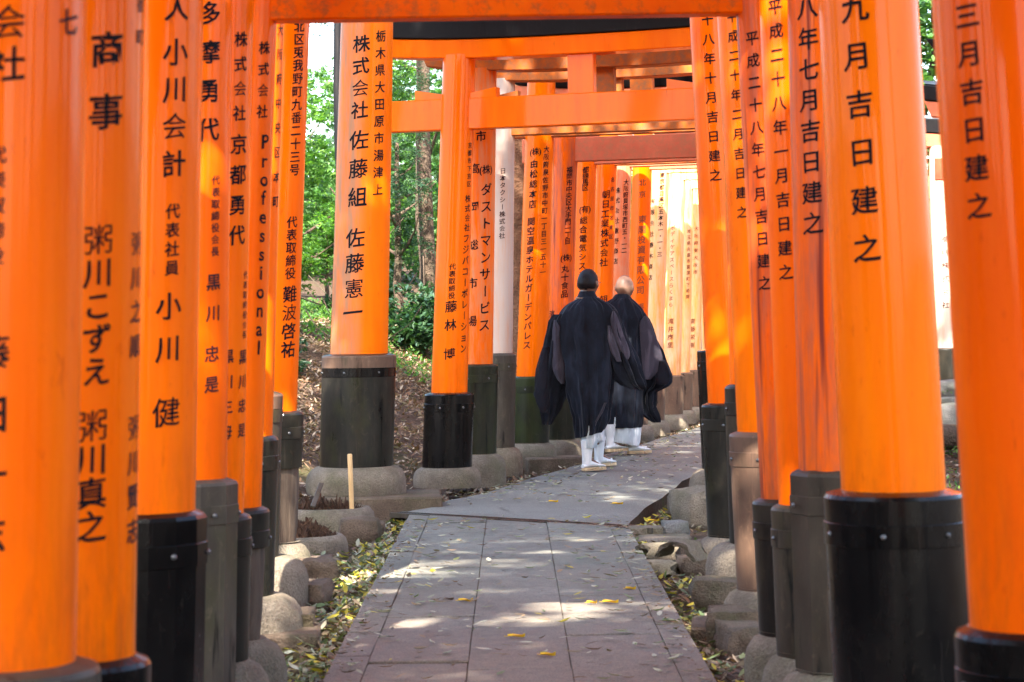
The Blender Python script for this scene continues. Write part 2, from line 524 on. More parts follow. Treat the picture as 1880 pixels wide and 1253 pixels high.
ys = [-40, -30, -22, -16, -12, -9, -6] + [-4 + .4 * k for k in range(0, 35)] + [10 + .2 * k for k in range(1, 105)] + [31.5, 32.5, 34, 36, 38, 41, 44, 48, 53, 60, 70, 85, 105, 130]
vs = [(x, y, terrain(x, y)) for y in ys for x in xs]
nx = len(xs)
fs = [(j * nx + i, j * nx + i + 1, (j + 1) * nx + i + 1, (j + 1) * nx + i) for j in range(len(ys) - 1) for i in range(nx - 1)]
mb.add(vs, fs)
tag(mb.build('ground', 'soil'), kind='structure')

# ------------------------------------------------------------------ the path
EDGE = .69
G0 = ground_at(715, 942)            # the drain crosses the path slightly askew
G1 = ground_at(1152, 968)
gd = (G1 - G0).normalized()
gn = Vector((-gd.y, gd.x, 0))       # points away from the camera
def clip(poly, P, n):
    out = []
    for i in range(len(poly)):
        a, b = poly[i], poly[(i + 1) % len(poly)]
        da, db = (a - P).dot(n), (b - P).dot(n)
        if da <= 0: out.append(a)
        if (da < 0) != (db < 0) and abs(da - db) > 1e-9:
            out.append(a + (b - a) * (da / (da - db)))
    return out
path = thing('path', (0, 0, 0), None, None)
path['kind'] = 'structure'
strips = [(-EDGE, -.5555, .66, .30), (-.5530, -.1815, .66, .10), (-.1790, .1965, 1.32, .55 - .66), (.1990, .5735, .66, .79 - .66), (.5760, EDGE, .66, .42)]
shared = {}
rs = random.Random(3)
for si, (x0, x1, L, off) in enumerate(strips):
    y = -3.3 + off
    while y < 17:
        g = .0050
        tilt = rs.uniform(-.004, .004)
        poly = [Vector((x0, y + g * 1.7, 0)), Vector((x1, y + g * 1.7, 0)), Vector((x1, y + L - g * 1.7, 0)), Vector((x0, y + L - g * 1.7, 0))]
        if si == 0: poly[0].x -= .0; 
        cl = clip(poly, G0 - gn * .01, gn)
        if len(cl) >= 3:
            full = len(cl) == 4 and all((c - p).length < 1e-6 for c, p in zip(cl, poly))
            c = Vector(((x0 + x1) / 2, y + L / 2, 0))
            key = (si, L) if full else None
            if key in shared:
                me = shared[key]
                o = bpy.data.objects.new('paving_slab', me); COL.objects.link(o); o.parent = path
            else:
                q = MB(c)
                bv = .0035
                cc = sum(cl, Vector()) / len(cl)
                ins = [p + (cc - p).normalized() * bv * 1.4 for p in cl]
                q.loft([[p + Vector((0, 0, -.07)) for p in cl], [p + Vector((0, 0, -bv)) for p in cl], ins], True, True)
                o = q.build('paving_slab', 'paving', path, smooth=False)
                if full: shared[key] = o.data
            o.location = (c.x, c.y, tilt)
            o.rotation_euler = (rs.uniform(-.006, .006), rs.uniform(-.006, .006), rs.uniform(-.004, .004))
        y += L
# bedding under the slabs shows dark in the joints
q = MB(); q.add([(-EDGE + .01, -4, -.008), (EDGE - .01, -4, -.008), (EDGE - .01, G1.y, -.008), (-EDGE + .01, G0.y, -.008)], [(0, 1, 2, 3)])
q.add([(-EDGE + .01, -4, -.018), (-EDGE + .01, G0.y, -.018), (-EDGE + .01, G0.y, -.2), (-EDGE + .01, -4, -.2)], [(0, 1, 2, 3)])
q.add([(EDGE - .01, -4, -.018), (EDGE - .01, G1.y, -.018), (EDGE - .01, G1.y, -.2), (EDGE - .01, -4, -.2)], [(0, 1, 2, 3)])
q.build('bedding', 'soil', path, smooth=False)
# the older surface beyond the drain
Lp = [ground_at(*p) for p in ((738, 944), (800, 920), (880, 904), (948, 882), (1009, 866), (1061, 848), (1133, 824), (1177, 812), (1282, 782))]
Rp = [ground_at(*p) for p in ((1147, 962), (1165, 946), (1201, 918), (1226, 904))]
Lp[0] = Vector((G0.x + .02, G0.y + .05, 0)); Rp[0] = Vector((G1.x, G1.y + .05, 0))
while Lp[-1].y < 60: Lp.append(Vector((row_l(Lp[-1].y + 2.5) + .42, Lp[-1].y + 2.5, 0)))
def side_pts(pl, n):
    d = [0]
    for a, b in zip(pl, pl[1:]): d.append(d[-1] + (b - a).length)
    out = []
    for k in range(n):
        t = d[-1] * k / (n - 1)
        out.append(Vector((lerp([(a, p.x) for a, p in zip(d, pl)], t), lerp([(a, p.y) for a, p in zip(d, pl)], t), 0)))
    return out
ylist = sorted(set([round(p.y, 3) for p in Lp] + [15 + .5 * k for k in range(1, 90)]))
Rp2 = list(Rp)
yy = Rp[-1].y + .8
while yy < 60:
    Rp2.append(Vector((max(row_l(yy) + 1.55 + .1, Rp[-1].x + .1), yy, 0))); yy += 1.5
q = MB()
fl, fr = [(p.y, p.x) for p in Lp], [(p.y, p.x) for p in Rp2]
rows = []
for k in range(0, 70):
    if k < 8:
        t = k / 7
        a, b = G0 + gn * .125, G1 + gn * .125
        yl, yr = a.y + t * (17.6 - a.y), b.y + t * (17.6 - b.y)
    else:
        yl = yr = 17.6 + (k - 7) * .6
    xl, xr = lerp(fl, yl), lerp(fr, yr)
    row = []
    for j in range(13):
        u = j / 12
        p = Vector((xl + (xr - xl) * u, yl + (yr - yl) * u, 0))
        p.z = -.002 + (.012 * fbm(p.x * 1.5, p.y * 1.5, 5) if k > 1 else 0) - (.018 if j in (0, 12) else 0)
        if j in (0, 12):
            p.x += .05 * fbm(p.x * 3, p.y * 3, 8)
        row.append(p)
    rows.append([row[0] - Vector((.02, 0, .12))] + row + [row[-1] - Vector((0, 0, .14))])
q.loft(rows, False, False, closed=False)
q.m = [1 if (k % 14) in (0, 13) else 0 for k in range(len(q.f))]
q.build('old_surface', ['tarmac', 'soil'], path, smooth=True, angle=50)
tag(path, kind='structure')
# drain cover
dr = thing('drain_cover', G0, 'long narrow dark metal drain cover laid askew across the path', 'drain cover')
q = MB(G0)
Lg = (G1 - G0).length + .18
def bar(q, s0, s1, t0, t1, z0, z1):
    c = G0 + gd * ((s0 + s1) / 2) + gn * ((t0 + t1) / 2)
    q.box((c.x, c.y, (z0 + z1) / 2), (s1 - s0, t1 - t0, z1 - z0), (gd, gn, Vector((0, 0, 1))))
bar(q, 0, Lg, 0, .022, -.03, .0015); bar(q, 0, Lg, .10, .122, -.03, .0015)
q.build('drain_frame', 'grey metal', dr, smooth=False)
q = MB(G0)
for k in range(int(Lg / .026)):
    bar(q, .012 + k * .026, .024 + k * .026, .0225, .0995, -.025, -.001)
o = q.build('grating_bars', 'dusty black metal', dr, smooth=False); o['kind'] = 'stuff'
# loose slab end jutting over the right gutter at the drain
pp = ground_at(1176, 968)
q = MB(pp)
q.box(pp + Vector((.02, 0, -.02)), (.22, .17, .045), bev=.006)
tag(q.build('stone_slab', 'cement', smooth=True), 'thin grey slab jutting over the right gutter at the end of the drain cover', 'slab')

# ------------------------------------------------------------------ lettering (painted on, laid 1 mm proud of the paint)
GL = {}
def glyph(ch):
    if ch in GL: return GL[ch]
    c = bpy.data.curves.new('tmp', 'FONT')
    rot = ch in 'ー'
    c.body = ch
    c.resolution_u = 3
    o = bpy.data.objects.new('tmp', c)
    COL.objects.link(o)
    best = None
    for off in (0.0, .015, .011, .008, .005, .003):      # the boldest outline that still fills cleanly
        c.offset = off
        bpy.context.view_layer.update()
        dg = bpy.context.evaluated_depsgraph_get()
        me_ = bpy.data.meshes.new_from_object(o.evaluated_get(dg))
        area = sum(f.area for f in me_.polygons)
        if off == 0.0:
            a0, best = area, me_
            bt = bmesh.new(); bt.from_mesh(me_)
            edge_len = sum(e.calc_length() for e in bt.edges if len(e.link_faces) == 1)
            bt.free()
            continue
        if area > a0 + .972 * edge_len * off:
            best = me_; break
    me = best
    bpy.data.objects.remove(o); bpy.data.curves.remove(c)
    wide = len(ch) > 1 or ord(ch) > 0x2000
    bm = bmesh.new(); bm.from_mesh(me)
    xs = [v.co.x for v in bm.verts]
    if len(ch) > 1: cx, cy, k = (min(xs) + max(xs)) / 2, .33, .72
    elif wide: cx, cy, k = .5, .38, 1.0
    else: cx, cy, k = (min(xs) + max(xs)) / 2, .30, 1.05
    for v in bm.verts:
        x, y = (v.co.x - cx) * k, (v.co.y - cy) * k
        if rot: x, y = -y * .9, x
        # brush hand: strokes rise to the right, thicken and waver
        nx = noise.noise(Vector((x * 5 + ord(ch[0]) * .37, y * 5, .3))) * .030
        ny = noise.noise(Vector((x * 5, y * 5 + ord(ch[0]) * .21, 4.3))) * .030
        v.co = Vector((x + nx, y + ny + (.10 * x if wide else 0), 0))
    lim = .75 if len(ch) == 1 else 1.1
    t = -lim
    while t < lim:
        bmesh.ops.bisect_plane(bm, geom=bm.verts[:] + bm.edges[:] + bm.faces[:], plane_co=(t, 0, 0), plane_no=(1, 0, 0))
        t += .11
    bm.verts.ensure_lookup_table()
    for i, v in enumerate(bm.verts): v.index = i
    vs = [(v.co.x, v.co.y) for v in bm.verts]
    fs = [[v.index for v in f.verts] for f in bm.faces]
    bm.free(); bpy.data.meshes.remove(me)
    GL[ch] = (vs, fs)
    return GL[ch]

class Pillar:
    pass
def seg_lines(segs):
    for sg in segs:
        s, x1, y1, x2, y2, size = sg[:6]
        chars = [s] if s.startswith('(') else list(s)
        n = len(chars)
        for i, ch in enumerate(chars):
            t = i / (n - 1) if n > 1 else 0
            yield ch, x1 + (x2 - x1) * t, y1 + (y2 - y1) * t, size, sg

def make_pillar(root, org, P, ztop, zn_mats):
    """P: dict of one pillar; returns nothing, adds parts to root"""
    D = P['D']
    s = F / D
    r = P['d'] / 2
    side = {'L': -1, 'R': 1, 'C': 0}[P['e']]
    if 'X' in P:
        xb, zs = P['X'], P.get('zs', .66)
        lean = P.get('lean', -.033 if P['X'] > 0 else .033)
        ax = lambda z: xb + lean * (z - zs)
    else:
        pb = at(P['xb'], P['yb'], D); pt = at(P['xt'], P['yt'], D)
        zs = pb.z
        rt = r * (1 - .04 * (pt.z - zs))
        x0, x1 = pb.x + side * r, pt.x + side * rt
        ax = lambda z: x0 + (x1 - x0) * (z - zs) / (pt.z - zs)
    rad = lambda z: r * (1 - .04 * (z - zs))
    zf = P.get('zf', .12)
    rs_ = P.get('rs', r + .032)
    A = lambda z: (ax(z), D)
    seg = P.get('seg', 56)
    seed = D * 1.7 + side
    q = MB(org)
    prof = [(rad(zs - .3), zs - .12)] + [(rad(zs + (ztop - zs) * k / 12) , zs + (ztop - zs) * k / 12) for k in range(13)]
    q.lathe(prof, A, seg, True, True, jit=.004, seed=seed)
    pil = q.build('pillar', P.get('m', 'vermilion paint'), root)
    if P.get('txt'):
        for gi, (mat, segs) in enumerate(P['txt']):
            for sg in segs:
                q = MB(org)
                lst = list(seg_lines([sg]))
                # one bearing for the whole column of writing
                offs = []
                for ch, x, y, size, _ in lst:
                    p = at(x, y, D - r)
                    offs.append((p.x - ax(p.z)) / rad(p.z))
                ph = math.asin(max(-.97, min(.97, sum(offs) / len(offs))))
                for ch, x, y, size, _ in lst:
                    p = at(x, y, D - r * math.cos(ph))
                    em = size * 1.12 / s
                    vs, fs = glyph(ch)
                    out = []
                    for gx, gy in vs:
                        z = p.z + gy * em
                        rr = rad(z)
                        a = ph + gx * em / rr
                        jr = 1 + .004 * noise.noise(Vector((math.sin(a) * 1.7 + seed * 3.1, -math.cos(a) * 1.7, z * 5 + seed)))
                        rr = rr * jr + .0022
                        out.append((ax(z) + rr * math.sin(a), D - rr * math.cos(a), z))
                    q.add(out, fs)
                q.build('inscription', mat, pil, smooth=False)
    # metal or timber sleeve round the foot
    sm = P.get('sm', 'dusty black metal')
    core = P.get('core')
    z0 = core if core else zf - .03
    q = MB(org)
    sg = P.get('ss', 40)
    q.lathe([(rs_, z0), (rs_, zs - .012), (rs_ - .006, zs - .002), (rad(zs) + .004, zs + .008), (rad(zs) - .01, zs + .008)], A, sg, True, True)
    sl = q.build('base_sleeve', sm, root, angle=20 if sg > 16 else 12)
    near = D < 23
    if P.get('tm'):
        q = MB(org)
        hb = P.get('hb', .075)
        q.lathe([(rs_ + .0005, zs - hb + .002), (rs_ + .003, zs - hb + .003), (rs_ + .003, zs - .014), (rs_ - .002, zs - .003)], A, sg, False, False)
        q.build('sleeve_top', P['tm'], sl, angle=20)
    if near:
        hb = P.get('hb', .075)
        q = MB(org)
        for zz in (zs - hb, ):
            q.lathe([(rs_ + .0005, zz - .062), (rs_ + .0035, zz - .060), (rs_ + .0035, zz - .002), (rs_ + .0005, zz)], A, sg, False, False)
        q.build('sleeve_band', P.get('bm', sm), sl, angle=20)
        for k in range(4):
            a = -PI / 2 + (k - 1.5) * .95 + P.get('ba', .15)
            q = MB(org)
            c = Vector((ax(zs - hb - .03) + (rs_ + .003) * math.cos(a), D + (rs_ + .003) * math.sin(a), zs - hb - .03))
            rr = .008
            n = Vector((math.cos(a), math.sin(a), 0)); t = Vector((-n.y, n.x, 0)); u = Vector((0, 0, 1))
            rg = [[c + n * d + (t * math.cos(b) + u * math.sin(b)) * e for b in [2 * PI * i / 8 for i in range(8)]] for d, e in ((-.002, rr), (.004, rr), (.008, rr * .5))]
            q.loft(rg, True, True)
            q.build('bolt', 'bolt metal', sl)
    if core:
        q = MB(org)
        q.lathe([(rs_ - .02, zf - .03), (rs_ - .012, zf + .1), (rs_ - .014, core - .1), (rs_ - .018, core + .02)], A, 32, True, True, jit=.05, seed=seed)
        q.build('bare_post', 'bare wood', root)
    # rounded cement footing
    rf = rs_ * P.get('rf', 1.42)
    g = P.get('g', -.12)
    h = zf
    e = min(.09, (h - g) * .45)
    fx = P.get('fx', 0)
    prof = [(rf * .985, g), (rf, g + .02), (rf, h - e * 1.2), (rf - e * .12, h - e * .7), (rf - e * .38, h - e * .3), (rf - e * .8, h - e * .05), (rs_ + .004, h), (rs_ - .03, h)]
    q = MB(org)
    q.lathe(prof, lambda z: (ax(zf) + fx, D), 40, True, True, jit=.035, seed=seed)
    q.build('footing', P.get('fm', 'cement'), root, angle=50)
    if P.get('plinth'):
        for (px_, py_, sx_, sy_, zt, zb, rot) in P['plinth']:
            q = MB(org)
            X = Vector((math.cos(R(rot)), math.sin(R(rot)), 0)); Y = Vector((-X.y, X.x, 0))
            q.box((ax(zf) + px_, D + py_, (zt + zb) / 2), (sx_, sy_, zt - zb), (X, Y, Vector((0, 0, 1))), bev=.012)
            q.build('plinth_stone', P.get('pm', 'brown stone'), root)
    return ax

def beam(q, c0, c1, z0, z1, th, ext=0.0, curve=0.0, slant=0.0, n=9, over=0.0, seed=0):
    """long timber from c0 to c1 (xy), prolonged by ext at both ends, its ends swept up by curve"""
    d = Vector((c1[0] - c0[0], c1[1] - c0[1], 0)); L = d.length; d.normalize()
    nrm = Vector((-d.y, d.x, 0))
    a = Vector((c0[0], c0[1], 0))
    rings = []
    for k in range(n):
        t = -ext + (L + 2 * ext) * k / (n - 1)
        u = (t - L / 2) / (L / 2 + ext)
        dz = curve * u * u * abs(u)
        sl = slant * (u ** 7)
        b = .007
        pt = a + d * t
        ring = []
        for (y, z) in ((-th / 2, z0 + b), (-th / 2 + b, z0), (th / 2 - b, z0), (th / 2, z0 + b), (th / 2 + over, z1 - b), (th / 2 + over - b, z1), (-th / 2 - over + b, z1), (-th / 2 - over, z1 - b)):
            f = (z - z0) / (z1 - z0)
            ring.append(pt + nrm * y + d * (sl * f) + Vector((0, 0, z + dz)))
        rings.append(ring)
    q.loft(rings, True, True)
    return d, nrm, L, a

def torii(label, PL, PR, zn, hn=.18, gap=.33, hk=.14, hc=.14, m='beam vermilion paint', mk=None, group=None, ext=.42, plate=True, name='torii_gate', kc=.07, nuki_th=.10, wedge_m=None, nx_=.40):
    mk = mk or m
    cx = 0.0
    org = Vector(((PL.get('X', 0)) , PL['D'], 0))
    # find rough axis points first
    def foot(P):
        if 'X' in P: return P['X']
        side = {'L': -1, 'R': 1, 'C': 0}[P['e']]
        return at(P['xb'], P['yb'], P['D']).x + side * P['d'] / 2
    xl, xr = foot(PL), foot(PR)
    org = Vector(((xl + xr) / 2, (PL['D'] + PR['D']) / 2, 0))
    root = thing(name, org, label, 'torii gate', group)
    zk = zn + hn + gap
    ztop = zk + .04
    axl = make_pillar(root, org, PL, ztop, None)
    axr = make_pillar(root, org, PR, ztop, None)
    zc = zn + hn / 2
    a, b = (axl(zc), PL['D']), (axr(zc), PR['D'])
    q = MB(org)
    d, nrm, L, A0 = beam(q, a, b, zn, zn + hn, nuki_th, ext=nx_, n=3)
    q.build('tie_beam', m, root)
    for t0, sg in ((0, -1), (0, 1), (L, -1), (L, 1)):
        rr = (PL if t0 == 0 else PR)['d'] / 2 * .9
        q = MB(org)
        th = nuki_th * .42
        prof = [(rr * .85, zn + hn - .002), (rr + .20, zn + hn - .002), (rr + .20, zn + hn + .075), (rr * .85, zn + hn + .035)]
        pts = []
        for y in (-th, th):
            pts.append([A0 + d * (t0 + sg * x) + nrm * y + Vector((0, 0, z)) for x, z in prof])
        q.loft(pts, True, True)
        q.build('wedge', wedge_m or m, root, smooth=False)
    q = MB(org)
    c = A0 + d * (L / 2)
    q.box((c.x, c.y, (zn + hn + zk) / 2), (.20, .09, gap + .02), (d, nrm, Vector((0, 0, 1))), bev=.006)
    q.build('centre_strut', m, root)
    a, b = (axl(zk), PL['D']), (axr(zk), PR['D'])
    q = MB(org)
    beam(q, a, b, zk, zk + hk, .19, ext=ext, curve=kc, slant=.06, over=.012, n=13)
    q.build('lintel', mk, root)
    q = MB(org)
    beam(q, a, b, zk + hk + .003, zk + hk + hc, .25, ext=ext + .06, curve=kc + .01, slant=.10, over=.02, n=13)
    rc = q.build('roof_cap', 'roof black', root)
    # ridge of the cap, its sky-lit stripe put into a paler grey
    q = MB(org)
    beam(q, a, b, zk + hk + hc + .002, zk + hk + hc + .045, .17, ext=ext + .05, curve=kc + .01, slant=.03, over=-.05, n=13)
    q.build('ridge', 'skylit ridge grey', rc)
    return root

INK, PUR, BRN = 'black ink', 'purple grey ink', 'brown ink'
V, DV, BV = 'vermilion paint', 'deep vermilion paint', 'bright vermilion paint'
def L_(D, xb, yb, xt, yt, d, **k): return dict(D=D, e='L', xb=xb, yb=yb, xt=xt, yt=yt, d=d, **k)
def R_(D, xb, yb, xt, yt, d, **k): return dict(D=D, e='R', xb=xb, yb=yb, xt=xt, yt=yt, d=d, **k)

# gates behind the camera that the tunnel goes on through (they shade the near path)
for k, (D, zn) in enumerate([(3.2, 2.5), (2.2, 2.45), (1.1, 2.52), (-.1, 2.48), (-1.3, 2.5), (-2.6, 2.5)]):
    torii('vermilion torii gate standing beside or behind the viewpoint, outside the picture', dict(D=D, e='L', X=-1.02 - .02 * k, zs=.62, d=.24, rs=.155, seg=32, m=V),
          dict(D=D, e='R', X=1.06 + .02 * k, zs=.62, d=.24, rs=.155, seg=32, m=V), zn, group='torii gates out of the picture')

torii('nearest torii gate, its blurred left pillar filling the left edge of the photo',
      L_(4.2, 137, 1222, 158, 0, .27, m=V, sm='grey metal', rs=.18, zf=.05, txt=[
          (INK, [('会社', 12, 40, 12, 118, 58), ('藤田一志', -22, 650, -22, 985, 62)]),
          (PUR, [('七', 112, 40, 112, 40, 46), ('代表取締役', -8, 285, -8, 470, 30)])]),
      dict(D=4.2, e='R', X=1.13, zs=.62, d=.27, rs=.17, m=V), 2.5)
torii('second torii gate from the camera, with thick inscribed orange pillars and low black sleeves',
      L_(4.8, 247, 1209, 265, 0, .25, m=BV, sm='gloss black lacquer', rs=.158, zf=.05, txt=[
          (INK, [('商事', 194, 90, 191, 205, 60), ('粥川こずえ', 181, 440, 172, 682, 50), ('粥川真之', 168, 782, 163, 968, 54)]),
          (PUR, [('番町', 262, 8, 262, 68, 28), ('粥川之順', 247, 447, 243, 635, 40), ('粥川賢志', 237, 785, 232, 975, 42)])]),
      R_(4.8, 1782, 1158, 1712, 0, .27, m=DV, sm='gloss black lacquer', rs=.168, zf=.05, txt=[
          (INK, [('三月吉日建之', 1780, 28, 1805, 378, 44)])]), 2.48)
torii('third torii gate from the camera, its right pillar in a wide glossy black sleeve',
      L_(6.3, 358, 942, 373, 0, .27, m=V, sm='gloss black lacquer', rs=.168, ss=14, zf=.05, txt=[
          (INK, [('人', 322, 14, 322, 14, 44), ('小川会計', 321, 95, 316, 300, 45), ('小川', 309, 562, 306, 640, 45), ('健', 304, 757, 304, 757, 50), ('代表社員', 315, 388, 312, 492, 26)])]),
      R_(6.3, 1545, 905, 1503, 0, .28, m=BV, sm='gloss black lacquer', rs=.188, zf=.05, ss=40, txt=[
          (INK, [('九月吉日建之', 1568, 14, 1596, 456, 47)])]), 2.7)
torii('fourth torii gate from the camera, weathered, with faceted brown-black pillar sleeves',
      L_(7.6, 416, 882, 425, 0, .22, m=DV, sm='grey metal', rs=.148, ss=10, zf=.10, txt=[
          (INK, [('多摩勇代', 384, 24, 381, 238, 40)]),
          (PUR, [('代表取締役会長', 395, 331, 391, 462, 16), ('黒川', 391, 518, 389, 575, 28), ('忠是', 388, 650, 386, 706, 28)])]),
      R_(7.6, 1467, 866, 1446, 0, .24, m='cracked vermilion paint', sm='brown grey metal', rs=.150, ss=8, zf=.12, txt=[
          (INK, [('八年七月吉日建之', 1480, 14, 1497, 410, 38)])]), 3.12, .18, .5)
torii('fifth torii gate from the camera, slim, its left pillar signed twice in thin black writing',
      L_(8.0, 447, 946, 465, 0, .20, m=BV, sm='greenish black metal', rs=.128, zf=.12, rf=1.6, txt=[
          (INK, [('株式会社', 441, 72, 438, 208, 26), ('京都勇代', 437, 265, 434, 432, 34)]),
          (PUR, [('代表取締役会長', 447, 505, 443, 615, 13), ('黒川忠是', 443, 655, 439, 790, 24), ('黒川三母', 417, 655, 413, 795, 24)])]),
      R_(8.0, 1430, 930, 1394, 0, .20, m=DV, sm='brown grey metal', rs=.128, zf=.12, txt=[
          (INK, [('平成二十八年一月吉日建之', 1424, 12, 1444, 500, 26)])]), 2.72, .18, .5)
torii('sixth torii gate from the camera, its dull tie beam crossing the top edge',
      L_(8.45, 479, 934, 507, 60, .20, m=V, sm='greenish black metal', rs=.132, zf=.13, rf=1.6, core=.50, txt=[
          (INK, [('株式会社', 483, 88, 481, 205, 22), ('Professional', 482, 262, 475, 640, 31)])]),
      R_(8.45, 1397, 919, 1352, 30, .20, m='cracked vermilion paint', sm='dusty black metal', rs=.132, zf=.13, txt=[
          (INK, [('平成二十八年七月吉日建之', 1381, 70, 1406, 520, 24)])]), at(900, 35, 8.45).z, .17, .40, m='beam vermilion paint', nuki_th=.11)
torii('seventh torii gate from the camera, its right pillar struck by a strip of sun',
      L_(9.9, 500, 803, 520, 40, .23, m=V, sm='greenish black metal', rs=.142, zf=.12, rf=1.85, txt=[
          (INK, [('大阪府中央区本町', 511, 55, 503, 370, 20)])],
          plinth=[(.13, -.06, .42, .42, -.02, -.2, 4)]),
      R_(9.9, 1354, 796, 1318, 60, .23, m=BV, sm='pinkish brown metal', rs=.152, zf=.12, txt=[
          (INK, [('平成二十年二月吉日建之', 1346, 30, 1363, 390, 20)])], plinth=[(-.14, -.04, .42, .4, -.02, -.2, -5)]), 2.72)
torii('eighth torii gate from the camera, mostly hidden, with tall dusty sleeves',
      L_(11.0, 503, 722, 517, 40, .22, m=DV, sm='brown grey metal', tm='pinkish brown metal', rs=.150, zf=.17, rf=1.95),
      R_(11.0, 1341, 709, 1322, 40, .22, m=V, sm='dusty black metal', rs=.138, zf=.2, rf=1.85), 2.84)
torii('ninth torii gate from the camera, its left pillar standing on a bare rotting wooden post',
      L_(12.4, 545, 757, 568, 40, .235, m=V, sm='greenish black metal', rs=.155, zf=.11, core=.50, txt=[
          (INK, [('北区兎我野町九番二十三号', 548, 48, 541, 312, 20), ('代表取締役', 536, 408, 532, 502, 20), ('難波啓祐', 532, 540, 529, 642, 28)])]),
      R_(12.4, 1300, 743, 1266, 30, .22, m=DV, sm='greenish black metal', rs=.148, zf=.11, txt=[
          (INK, [('十八年十月吉日建之', 1298, 36, 1315, 322, 20)])]), 3.0)
torii('biggest torii gate, its thick worn left pillar faded brown on one side',
      L_(16.3, 712, 651, 722, 40, .40, m='worn vermilion paint', sm='greenish black metal', bm='gloss black lacquer', tm='pinkish brown metal', rs=.257, zf=.262, hb=.09, g=.07, rf=1.36, txt=[
          (INK, [('株式会社', 664, 80, 659, 202, 29), ('佐藤組', 658, 257, 656, 362, 33), ('佐藤憲', 652, 437, 649, 530, 33), ('一', 647, 574, 647, 574, 34), ('栃木県大田原市湯津上', 700, 66, 692, 348, 20)])],
          plinth=[(.18, -.10, .82, .72, .07, -.14, 3)]),
      R_(15.9, 1295, 643, 1275, 40, .40, m=V, sm='gloss black lacquer', rs=.257, zf=.23, g=-.1, rf=1.36, plinth=[(-.05, -.05, .85, .8, .03, -.2, 0)]), 3.55, .26, .45, hk=.2, hc=.2, ext=.7)
torii('glossy torii gate whose bright beams span the middle of the photo, black-capped',
      L_(17.8, 858, 722, 873, 115, .275, m=V, sm='gloss black lacquer', rs=.190, zf=.15, g=.0, rf=1.36, txt=[
          (INK, [('京都市下京区', 863, 267, 860, 338, 10), ('株式会社', 859, 365, 857, 418, 13), ('フジバコーポレーション', 856, 438, 850, 640, 15), ('代表取締役', 831, 490, 829, 543, 11), ('藤林', 828, 563, 827, 597, 20), ('博', 825, 650, 825, 650, 20)])]),
      R_(17.2, 1297, 722, 1273, 150, .28, m=V, sm='gloss black lacquer', rs=.19, zf=.12), at(800, 240, 17.8).z, .235, .29, hk=.14, hc=.19, m=V, kc=.05, nuki_th=.12, nx_=.60, ext=.62)
